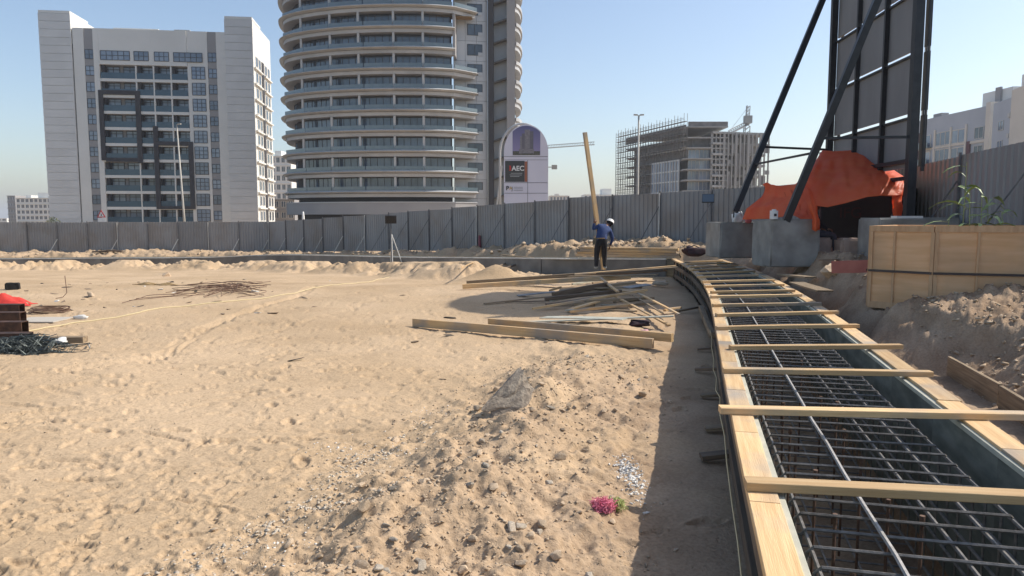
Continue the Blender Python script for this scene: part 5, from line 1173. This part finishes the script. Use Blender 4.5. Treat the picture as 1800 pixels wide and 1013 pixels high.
# ---- unfinished building with scaffolding
def site_building():
    C0 = Vector((xat(1205, 208), 208, -1)); Lf = Vector((xat(1098, 244), 244, -1)); Rt = Vector((xat(1274, 208), 208, -1)); Re = Vector((xat(1337, 212), 212, -1))
    t = thing('unfinished_building', 'grey concrete building under construction with open floors', 'building', C0); fh = 2.98; zt = zat(222, 208); n = 9
    def poly(name, pts, z0, z1, m_): m = MB(); m.prism([(p.x-C0.x, p.y-C0.y) for p in pts], z0+1, z1+1, lambda u, v, w_: (u, v, w_)); return m.build(name, m_, t)
    dl = (Lf-C0).normalized(); dr = Vector((1, .03, 0)).normalized(); bk = Vector((.0, 36, 0)); nl = Vector((dl.y, -dl.x, 0)); nl = nl if nl.x < 0 else -nl
    ins = lambda p, o: p + Vector((o*.5, o, 0))
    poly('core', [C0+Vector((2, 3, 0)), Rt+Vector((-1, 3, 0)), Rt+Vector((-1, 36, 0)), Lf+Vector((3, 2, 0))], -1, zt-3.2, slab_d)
    for k in range(n+1):
        z = zt - fh*k
        poly('slab', [C0, Rt, Rt+bk, Lf+Vector((2, 4, 0)), Lf], z-.35, z, slab_c)
        if k >= 2:
            poly('balcony_edge', [C0+Vector((-1.2, -.2, 0)), C0+Vector((-.6, -1.0, 0)), Vector((xat(1246, 207), 206.8, 0)), Vector((xat(1246, 207), 209, 0)), C0+Vector((-1.2, 2.0, 0))], z-.30, z+.05, slab_c)
    wg = window_meshes(3.1, fh-.5, 3, 1, .09, frame_w, glass_sky)
    for k in range(2, n):
        for i in range(2): win(t, wg, .4+3.2*i, 1.1, zt-fh*(k+1)+1.08)
    rr = random.Random(5); 
    # right block: frame of columns, infill and openings
    zr = zat(233, 210); poly('rear_core', [Rt+Vector((.6, 4, 0)), Re+Vector((-.4, 4, 0)), Re+Vector((-.4, 22, 0)), Rt+Vector((.6, 22, 0))], -1, zr-.4, slab_d)
    for k in range(n):
        z = zr-fh*k; poly('slab', [Rt+Vector((-4.4, -.8, 0)), Re+Vector((.3, -.6, 0)), Re+Vector((.3, 22, 0)), Rt+Vector((-4.4, 22, 0))], z-.6, z, slab_c)
    x0, x1 = Rt.x-4.4, Re.x
    for i in range(15):
        x = x0+(x1-x0)*i/14; m = MB(); w_ = .3 if i % 3 else .6; m.box((x-C0.x-w_/2, Rt.y-.1-C0.y, 0), (x-C0.x+w_/2, Rt.y+.5-C0.y, zr+1-.33)); m.build('column', slab_c, t)
    for k in range(n-1):
        for i in range(14):
            if rr.random() < .5:
                x = x0+(x1-x0)*i/14; z = zr-fh*(k+1); hgt = rr.choice((.9, fh-.4, fh-.4, 1.2)); m = MB(); m.box((x+.3-C0.x, Rt.y+.6-C0.y, z+1.02), (x+.8+rr.random()-C0.x, Rt.y+.9-C0.y, z+1+hgt)); m.build('infill', rr.choice((slab_c, paint_g, frame_w)), t)
    # left wing glazed strip
    a = C0.lerp(Lf, .10)+nl*.3; b = C0.lerp(Lf, .52)+nl*.3; m = MB(); m.beam((a.x-C0.x, a.y-C0.y, (zt-fh*3+1)/2), (b.x-C0.x, b.y-C0.y, (zt-fh*3+1)/2), .3, zt-fh*3+.9); m.build('glazed_strip', glass_sky, t)
    for i in range(11):
        c = a.lerp(b, i/10)+nl*.2; m = MB(); m.box((c.x-C0.x-.12, c.y-C0.y-.3, 0), (c.x-C0.x+.12, c.y-C0.y+.3, zt-fh*3+1)); m.build('mullion', paint_g if i % 3 else alu, t)
    for k in range(3, n):
        z = zt-fh*k+1; m = MB(); m.beam((a.x-C0.x+nl.x*.2, a.y-C0.y+nl.y*.2, z-.2), (b.x-C0.x+nl.x*.2, b.y-C0.y+nl.y*.2, z-.2), .25, .4); m.build('transom', alu, t)
    m = MB(); a = C0.lerp(Lf, .02)+nl*.3; b = C0.lerp(Lf, .98)+nl*.3; m.beam((a.x-C0.x, a.y-C0.y, zt+.4), (b.x-C0.x, b.y-C0.y, zt+.4), .3, 2.2); m.build('roof_parapet', slab_d, t)
    part(t, 'roof_parapet', slab_d, ((.1, .3, zt+1.02), (Rt.x-C0.x, .7, zt+2.3)))
    # scaffold
    s = thing('scaffold', 'tube scaffold with plank decks covering the left side of the unfinished building', 'scaffold', Lf)
    Q = lambda p, z: (p.x-Lf.x, p.y-Lf.y, z+1)
    rows_ = 17; e0, e1 = C0.lerp(Lf, -.02), C0.lerp(Lf, 1.10)
    for k in range(rows_):
        z = zt - 1.75*k + 1.2; m = MB()
        if z < -1: break
        a, b = e0.lerp(e1, 0 if k < 5 else .50)+nl*1.3, e1+nl*1.3; m.beam(Q(a, z), Q(b, z), 1.0, .12); m.build('deck', slab_d, s)
        m = MB(); m.tube([Q(a+nl*.5, z+.9), Q(b+nl*.5, z+.9)], .05, 4); m.tube([Q(a+nl*.5, z+.5), Q(b+nl*.5, z+.5)], .04, 4); m.build('guard_rail', scaf_m, s)
    for i in range(26):
        f = i/25; p = e0.lerp(e1, f); zb = -1 if f > .48 else zt-8.5
        for o in (.8, 1.85):
            m = MB(); m.tube([Q(p+nl*o, zb), Q(p+nl*o, zt+2.6+.8*((i*7) % 3 == 0))], .06, 4); m.build('standard', scaf_m, s)
    for i in range(14):
        f = .5+.5*i/13; p = e0.lerp(e1, f); q = e0.lerp(e1, min(1, f+.06)); m = MB(); m.tube([Q(p+nl*1.9, 0), Q(q+nl*1.9, zt*.5)], .045, 4); m.tube([Q(q+nl*1.9, zt*.5), Q(p+nl*1.9, zt)], .045, 4); m.build('diagonal', scaf_m, s)
site_building()

# ---- grey and cream buildings on the right, beyond the fence
def right_block():
    a = Vector((xat(1602, 150), 150, -1)); b = Vector((xat(1727, 129), 129, -1)); d = (b-a).normalized(); L = (b-a).length; ang = math.atan2(d.y, d.x)
    t = thing('apartment_block', 'blue grey apartment block with big blue windows beyond the fence on the right', 'building', a, ang); zt = zat(184, 129)+1
    part(t, 'wall', blue_grey, ((0, .3, 0), (L-1.2, 16, zt)))
    part(t, 'end_pier', cream, ((L-1.18, -.1, 0), (L, 16.2, zt+.5)))
    fh = 3.25; wA = window_meshes(3.6, 2.4, 2, 1, .14, cream, glass_sky); wB = window_meshes(4.3, 2.5, 3, 1, .12, cream, glass_sky); wC = window_meshes(2.3, 2.0, 2, 1, .12, frame_w, glass_d)
    bl = MB().box((0, -.9, 0), (3.6, -.85, 1.0)).box((-.1, -.95, -.25), (3.7, .3, -.01)).mesh('balcony', glass_p)
    for k in range(6):
        z = zt-2.6-fh*(k+1)+.2
        if z < 0: break
        win(t, wA, L*.02, .25, z); win(t, wB, L*.27, .25, z); win(t, wA, L*.50, .25, z)
        link('balcony', bl, t, Matrix.Translation((L*.04, .2, z)))
        win(t, wC, L*.80, .22, z+.2); part(t, 'sill_band', maroon if k else cream, ((L*.72, .05, z-.55), (L-1.2, .3, z-.1)))
        part(t, 'floor_band', cream, ((0, .12, z-.45), (L*.70, .3, z-.12)))
    for x in (.0, .245, .475, .68): part(t, 'pier', cream if x else maroon, ((L*x, .08, 0), (L*x+.45, .3, zt-2.5)))
    part(t, 'pier', maroon, ((L*.715, .0, 0), (L*.755, .28, zt-5.7)))
    part(t, 'roof_house', paint_w, ((L*.62, 4, zt), (L*.98, 9, zt+3.2))); part(t, 'roof_tank', paint_g, ((L*.80, 3.6, zt), (L*.86, 3.98, zt+3.6)))
    part(t, 'roof_unit', paint_g, ((L*.12, 1.5, zt), (L*.24, 3, zt+.9)))
    # second building, nearer
    c = Vector((xat(1731, 126), 126, -1)); e = Vector((xat(1768, 118), 118, -1)); d2 = (e-c).normalized(); L2 = (e-c).length; t2 = thing('apartment_block', 'cream and grey stepped block at the right edge beyond the fence', 'building', c, math.atan2(d2.y, d2.x)); z2 = zat(176, 122)+1
    part(t2, 'wall', blue_grey, ((0, 0, 0), (L2, 14, z2)))
    w6 = window_meshes(1.9, 1.5, 2, 1, .12, frame_w, glass_sky); ac = MB().box((0, -.4, 0), (.9, 0, .7)).mesh('air_conditioner', frame_w)
    for k in range(5):
        z = z2-4.8-3.2*k; win(t2, w6, L2*.30, -.05, z); link('air_conditioner', ac, t2, Matrix.Translation((L2*.80, -.01, z+1.6)))
    part(t2, 'end_wall', cream, ((L2+.02, -.6, 0), (L2+10, 14.5, z2+.9)))
    part(t2, 'roof_house', paint_w, ((L2*.3, 3, z2), (L2+1, 8, z2+4.2))); part(t2, 'roof_house', paint_g, ((L2*1.05, 3, z2+.9), (L2+2.0, 7, z2+5.4))); part(t2, 'roof_house', paint_w, ((L2+2.2, 3, z2+.9), (L2+9, 8, z2+4.6)))
right_block()

# ---- low far buildings
def simple(name, label, px0, px1, ytop, Y, dep, wallm, rows_, cols_, glassm=glass_d, ybot=386, roof=(), w_f=.62, rz=0):
    x0, x1, zt = xat(px0, Y), xat(px1, Y), zat(ytop, Y); base = Vector((x0, Y, -1)); t = thing(name, label, 'building', base, rz); W = x1-x0; Ht = zt+1
    part(t, 'wall', wallm, ((0, 0, 0), (W, dep, Ht))); fh = Ht/rows_; cw = W/cols_
    me = window_meshes(cw*w_f, fh*.55, 2, 1, .12, frame_w, glassm)
    for k in range(rows_):
        for i in range(cols_): win(t, me, cw*(i+.5-w_f/2), -.03, fh*k+fh*.25)
        part(t, 'band', wallm, ((-.1, -.25, fh*(k+1)-fh*.10), (W+.1, .0-.002, fh*(k+1)-.02)))
    for a, b, h in roof: part(t, 'roof_house', wallm, ((W*a, dep*.2, Ht), (W*b, dep*.8, Ht+h)))
    return t
simple('office_block', 'dark glassy far block at the left edge', 19, 33, 344, 320, 20, paint_g, 5, 3, glass_d)
simple('apartment_block', 'white low far building beside the left tower', 34, 96, 348, 300, 20, paint_w, 5, 8, glass_d, roof=((.45, .75, 2.2), (.1, .25, 1.2)))
simple('apartment_block', 'pale far apartment block between the two towers', 480, 516, 274, 260, 16, paint_w, 8, 4, glass_d, roof=((.1, .4, 2.0),))
simple('podium_block', 'low brown grey building between the two towers', 482, 520, 350, 175, 12, paint_g, 3, 3, glass_d)
simple('low_building', 'low cream far building right of the arched sign', 966, 1000, 344, 380, 15, cream, 4, 6, glass_d, roof=((.3, .5, 1.0),))
simple('low_building', 'pale low far building left of the scaffolded one', 1026, 1086, 342, 420, 20, paint_w, 4, 9, glass_d, roof=((.55, .82, 3.4),))
simple('low_building', 'pale flat far roofline at the far left edge', -60, 16, 384, 420, 20, paint_w, 2, 8, glass_d)

# ------------------------------------------------------------------ cranes
def lattice(m, a, b, w_, n, r):
    a, b = Vector(a), Vector(b); d, y, z = axes(b-a, Vector((0, 0, 1)) if abs((b-a).normalized().z) < .9 else Vector((1, 0, 0))); ch = [y*w_/2-z*w_/2, -y*w_/2-z*w_/2, z*w_/2]
    for c in ch: m.tube([a+c, b+c], r, 4)
    for i in range(n):
        p, q = a.lerp(b, i/n), a.lerp(b, (i+1)/n)
        for c, e in ((ch[0], ch[2]), (ch[1], ch[2]), (ch[0], ch[1])): m.tube([p+c, q+e], r*.7, 3, cap=False)
cy_ = mat('crane steel', (.30, .31, .32), rough=.6)
Y = 300; b0 = Vector((xat(925, Y), Y, -1)); t = thing('tower_crane', 'distant tower crane whose thin jib shows right of the arched sign', 'crane', b0)
zj = zat(266, Y); m = MB(); lattice(m, b0, (b0.x, Y, zj+1), 1.6, 26, .12); m.build('mast', cy_, t, world=True)
m = MB(); e = at(1045, 252, Y-2); lattice(m, (b0.x, Y, zj+1.2), (e.x, e.y, e.z), 1.1, 26, .14); m.build('jib', cy_, t, world=True)
m = MB(); lattice(m, (b0.x, Y, zj+1.2), (b0.x-9, Y, zj+.6), 1.1, 8, .12); m.build('counter_jib', cy_, t, world=True); m = MB(); m.box((b0.x-9, Y-.8, zj-1.2), (b0.x-7, Y+.8, zj+.6)); m.build('counterweight', slab_c, t, world=True)
Y = 232; b0 = Vector((xat(1307, Y), Y, -1)); t = thing('tower_crane', 'luffing crane standing behind the unfinished building', 'crane', b0); zj = zat(222, Y)
m = MB(); lattice(m, b0, (b0.x, Y, zj), 1.7, 24, .15); m.build('mast', cy_, t, world=True)
m = MB(); lattice(m, (b0.x, Y, zj), (b0.x+.2, Y, zat(186, Y)), 1.0, 6, .13); m.build('a_frame', cy_, t, world=True)
m = MB(); e = at(1281, 233, Y-4); lattice(m, (b0.x, Y, zj+1), (e.x, e.y, e.z), 1.1, 9, .14); m.build('jib', cy_, t, world=True)
m = MB(); c = at(1316, 209, Y); m.beam((b0.x, Y, zj+.5), (c.x, c.y, c.z), 1.2, .6); m.box((c.x-1.4, c.y-.9, c.z-1.4), (c.x+.9, c.y+.9, c.z+.9)); m.build('counterweight', slab_c, t, world=True)
m = MB(); m.tube([(b0.x+.2, Y, zat(187, Y)), e], .06, 4); m.tube([(b0.x+.2, Y, zat(187, Y)), (c.x, c.y, c.z)], .06, 4); m.build('stay_rope', cy_, t, world=True)

# ------------------------------------------------------------------ street lamps and road signs outside the fence
def street_lamp(px, ytop, Y, dbl, label, lean=0):
    b = Vector((xat(px, Y), Y, -.6)); zt = zat(ytop, Y); t = thing('street_lamp', label, 'street lamp', b, group='street lamps outside the fence'); m = MB(); m.tube([b, (b.x+lean*.3, b.y, b.z+(zt-b.z)*.3), (b.x+lean, b.y, zt)], .15, 8, .07); m.build('pole', lamp_m, t, world=True, smooth=True)
    for s in ((-1, 1) if dbl else (1,)):
        m = MB(); x = b.x+lean; m.tube([(x, Y, zt-.05), (x+s*.12, Y, zt+.03)], .04, 6); m.build('arm', lamp_m, t, world=True)
        m = MB(); m.beam((x+s*.1, Y, zt+.03), (x+s*.42, Y, zt+.05), .2, .10); m.build('lamp_housing', lamp_m, t, world=True)
street_lamp(1119, 203, 62, True, 'twin armed street lamp in front of the scaffolded building'); street_lamp(328, 219, 74, False, 'single armed street lamp in front of the left tower', -.45)
p = at(178, 378, 63); t = thing('road_sign', 'white triangular warning sign with red border over the left fence', 'road sign', (p.x, 63, -.6)); red_p = mat('sign red', (.55, .03, .03), rough=.5)
m = MB(); m.tube([(p.x, 63.05, -.6), (p.x, 63.05, p.z)], .04, 6); m.build('pole', lamp_m, t, world=True)
m = MB(); m.prism([(-.38, 0), (.38, 0), (0, .66)], 0, .02, lambda u, v, w_: (p.x+u, 63+w_, p.z-.22+v)); m.build('border', red_p, t, world=True)
m = MB(); m.prism([(-.24, .08), (.24, .08), (0, .50)], -.012, -.002, lambda u, v, w_: (p.x+u, 63+w_, p.z-.22+v)); m.build('face', white_m, t, world=True)
m = MB(); m.prism([(-.03, .12), (.03, .12), (.05, .26), (-.02, .34)], -.02, -.014, lambda u, v, w_: (p.x+u, 63+w_, p.z-.22+v)); m.build('symbol', black_steel, t, world=True)
m = MB(); m.box((p.x-.32, 62.99, p.z-.62), (p.x+.32, 63.01, p.z-.26)); m.build('plate', white_m, t, world=True)
p = at(533, 379, 61); m = MB(); m.tube([(p.x, 61, -.6), (p.x, 61, p.z-.1), (p.x, 61, p.z+.2), (p.x, 61, p.z+.32)], .14, 8, .05); put(m.build('white_bollard', white_m, None, world=True, smooth=True), 'small white bollard top showing over the fence', 'bollard')
# shrub over the left fence
def shrub(px, Y, ztop, w_, label, seed):
    b = Vector((xat(px, Y), Y, -.6)); t = thing('shrub', label, 'shrub', b); r = random.Random(seed); m = MB(); m.tube([b, b+Vector((.05, 0, 1.6))], .06, 6, .03); m.build('trunk', wood_dark, t, world=True); m = MB()
    for k in range(1500):
        a, z = r.uniform(0, 6.28), r.random(); q = w_*math.sqrt(r.random())*(1-.5*z); c = b+Vector((q*math.cos(a), q*math.sin(a)*.5, 1.0+(ztop+.6-1.0)*z*(1-.5*(q/w_)))); u = Vector((r.gauss(0, 1), r.gauss(0, 1), r.gauss(0, 1))).normalized()*.06; v = Vector((r.gauss(0, 1), r.gauss(0, 1), r.gauss(0, 1))).normalized()*.035; m.add([c-u, c+v, c+u, c-v], [(0, 1, 2, 3)])
    m.build('crown', leaf_s, t, world=True)
shrub(97, 62, zat(379, 62), 1.3, 'low dusty green shrub showing over the left fence', 3)

# ------------------------------------------------------------------ arched project sign behind the fence
def arch_sign():
    Y = 58.0; xl, xr = xat(886, Y), xat(963, Y); W = xr-xl; zt = zat(219, Y); zb = 1.6; t = thing('project_sign', 'white arched project sign with a tower picture and company panels behind the fence', 'sign', (xl+W/2, Y, -.4)); zs = zt-W*.62
    arch = lambda u: zs + (zt-zs)*math.sqrt(max(0, 1-((u-W/2)/(W/2))**2))
    MP = lambda o: (lambda u, v, w_: (xl+u, Y+w_+o, v))
    m = MB(); m.prism([(0, zb), (W, zb)] + [(W/2+W/2*math.cos(math.pi*i/28), arch(W/2+W/2*math.cos(math.pi*i/28))) for i in range(29)], 0, .18, MP(0)); brd = m.build('board', mat('sign white', (.60, .58, .66), (.64, .62, .69), .6, .5), t, world=True)
    z_ = lambda py: zat(py, Y); x_ = lambda px: xat(px, Y)-xl
    dark = mat('sign dark panel', (.045, .045, .045), rough=.4); orange = mat('sign brown strip', (.30, .10, .05), rough=.4); redm = mat('sign red mark', (.5, .03, .02), rough=.4); greyl = mat('sign grey line', (.12, .12, .13), rough=.5)
    def rect(name, px0, py0, px1, py1, m_, o=-.01, par=brd): m = MB(); m.prism([(x_(px0), z_(py1)), (x_(px1), z_(py1)), (x_(px1), z_(py0)), (x_(px0), z_(py0))], 0, .008, MP(o)); return m.build(name, m_, par, world=True)
    pic = bpy.data.materials.new('picture sky'); pic.use_nodes = True; nt_ = pic.node_tree; bs = nt_.nodes['Principled BSDF']; bs.inputs['Roughness'].default_value = .4
    tc = nt_.nodes.new('ShaderNodeTexCoord'); sx = nt_.nodes.new('ShaderNodeSeparateXYZ'); cr = nt_.nodes.new('ShaderNodeValToRGB'); nt_.links.new(tc.outputs['Generated'], sx.inputs[0]); nt_.links.new(sx.outputs[2], cr.inputs[0]); nt_.links.new(cr.outputs[0], bs.inputs['Base Color'])
    cr.color_ramp.elements[0].color = (.28, .24, .40, 1); cr.color_ramp.elements[1].color = (.10, .10, .22, 1)
    # picture follows the arch at its upper corners
    u0, u1 = x_(901), x_(949); m = MB(); us = [u1+(u0-u1)*i/12 for i in range(13)]; m.prism([(u0, z_(273)), (u1, z_(273))] + [(u, arch(u)-.10) for u in us], 0, .01, MP(-.013)); ph = m.build('picture', pic, t, world=True)
    pt = mat('picture tower', (.26, .24, .25), (.14, .13, .15), 6, .5, stretch=(1, 1, 6)); pt2 = mat('picture tower side', (.10, .095, .12), (.16, .15, .17), 6, .5, stretch=(1, 1, 6)); pg = mat('picture ground', (.05, .06, .04), (.12, .11, .09), 9, .5)
    for a in ((922, 228, 931, 266, pt), (917, 235, 922, 268, pt2), (931, 231, 937, 268, pt2), (914, 240, 917, 270, pt)): rect('printed_tower', a[0], a[1], a[2], a[3], a[4], -.022, ph)
    rect('printed_podium', 912, 262, 938, 270, pt, -.031, ph); rect('printed_ground', 901.5, 266, 948.5, 273, pg, -.0265, ph)
    rr = random.Random(2)
    for k in range(12): x = 902+k*3.8; 
    rect('dark_panel', 888, 283, 922, 320, dark); rect('brown_strip', 922.2, 284, 926.5, 320, orange)
    for a in ((886.5, 275, 962, 275.8), (886.5, 281, 962, 281.6), (886.5, 321, 962, 321.9), (886.5, 339.5, 962, 340.3), (927, 282, 927.7, 358)): rect('joint', *a, greyl)
    def letters(s, px, py, hpx, m_, par=brd, bold=.0):
        size = (z_(py)-z_(py+hpx))*1.38; me = text_mesh(s, size, .004, m_, bold); o = link('lettering', me, par, Matrix.Translation(Vector((xat(px, Y), Y-.03, z_(py+hpx)))-Vector(t.location)) @ Matrix.Rotation(math.pi/2, 4, 'X')); return o
    letters('AEC', 899.5, 291.5, 8.6, white_m, bold=.012); letters('P', 889.5, 327, 7.5, black_steel, bold=.012); letters('A', 895, 327.5, 6.5, mat('sign gold', (.5, .33, .08), rough=.4)); letters('J', 899.3, 328, 6.5, greyl)
    m = MB()
    for s_ in (0, 1):
        uu = x_(894.6+s_*2.3); m.prism([(uu, z_(291.5)), (uu+.08, z_(291.5)), (uu+.20-.2*s_, z_(296)), (uu+.08, z_(300.2)), (uu, z_(300.2)), (uu+.12-.2*s_, z_(296))] , 0, .006, MP(-.025-.008*s_))
    m.build('red_mark', redm, brd, world=True)
    for k, (y_, a, b) in enumerate(((304.5, 898, 918), (307.5, 896, 917), (310, 897, 913))): rect('printed_line', a, y_, b, y_+.7, frame_w, -.02)
    for k in range(3): rect('printed_line', 903, 329+k*3, 919, 329.6+k*3, greyl, -.02)
    # white tube arch standing behind and its raking prop
    cxm = xl+W/2-.35; pts = [(xl-.32, Y+.5, -.4), (xl-.32, Y+.5, zs)] + [(xl-.32+(W+.1)/2*(1-math.cos(a)), Y+.5, zs+(zt+.12-zs)*math.sin(a)) for a in [R(x) for x in range(10, 180, 10)]] + [(xl-.22+W, Y+.5, zs), (xl-.22+W, Y+.5, -.4)]
    m = MB(); m.tube(pts, .09, 8); m.build('tube_frame', frame_w, t, world=True, smooth=True)
    a, b = at(882, 292, Y+.5), at(866, 372, Y+1.5); m = MB(); m.tube([a, (b.x-.1, b.y, -.4)], .08, 6); m.build('prop', frame_w, t, world=True)
    a, b = at(962, 294, Y+.1), at(971, 294, Y-.1); m = MB(); m.tube([a, b], .035, 6); ar = m.build('lamp_arm', lamp_m, t, world=True); m = MB(); m.box((b.x-.05, b.y-.2, b.z-.16), (b.x+.36, b.y+.2, b.z+.16)); m.build('sign_lamp', lamp_m, ar, world=True)
arch_sign()

# ------------------------------------------------------------------ haze: thin dusty air round the whole place
hm = bpy.data.materials.new('dusty air'); hm.use_nodes = True; t = hm.node_tree
for n_ in list(t.nodes):
    if n_.type == 'BSDF_PRINCIPLED': t.nodes.remove(n_)
pv = t.nodes.new('ShaderNodeVolumePrincipled'); pv.inputs['Color'].default_value = (.93, .95, 1, 1); pv.inputs['Density'].default_value = .0003; pv.inputs['Anisotropy'].default_value = .2
t.links.new(pv.outputs[0], t.nodes['Material Output'].inputs['Volume'])
m = MB(); m.box((-9000, -60, -4), (9000, 6500, 75)); hz = m.build('haze', hm, None, world=True); put(hz, 'thin pale dusty air over the whole plot and the far buildings', 'haze', kind='stuff')
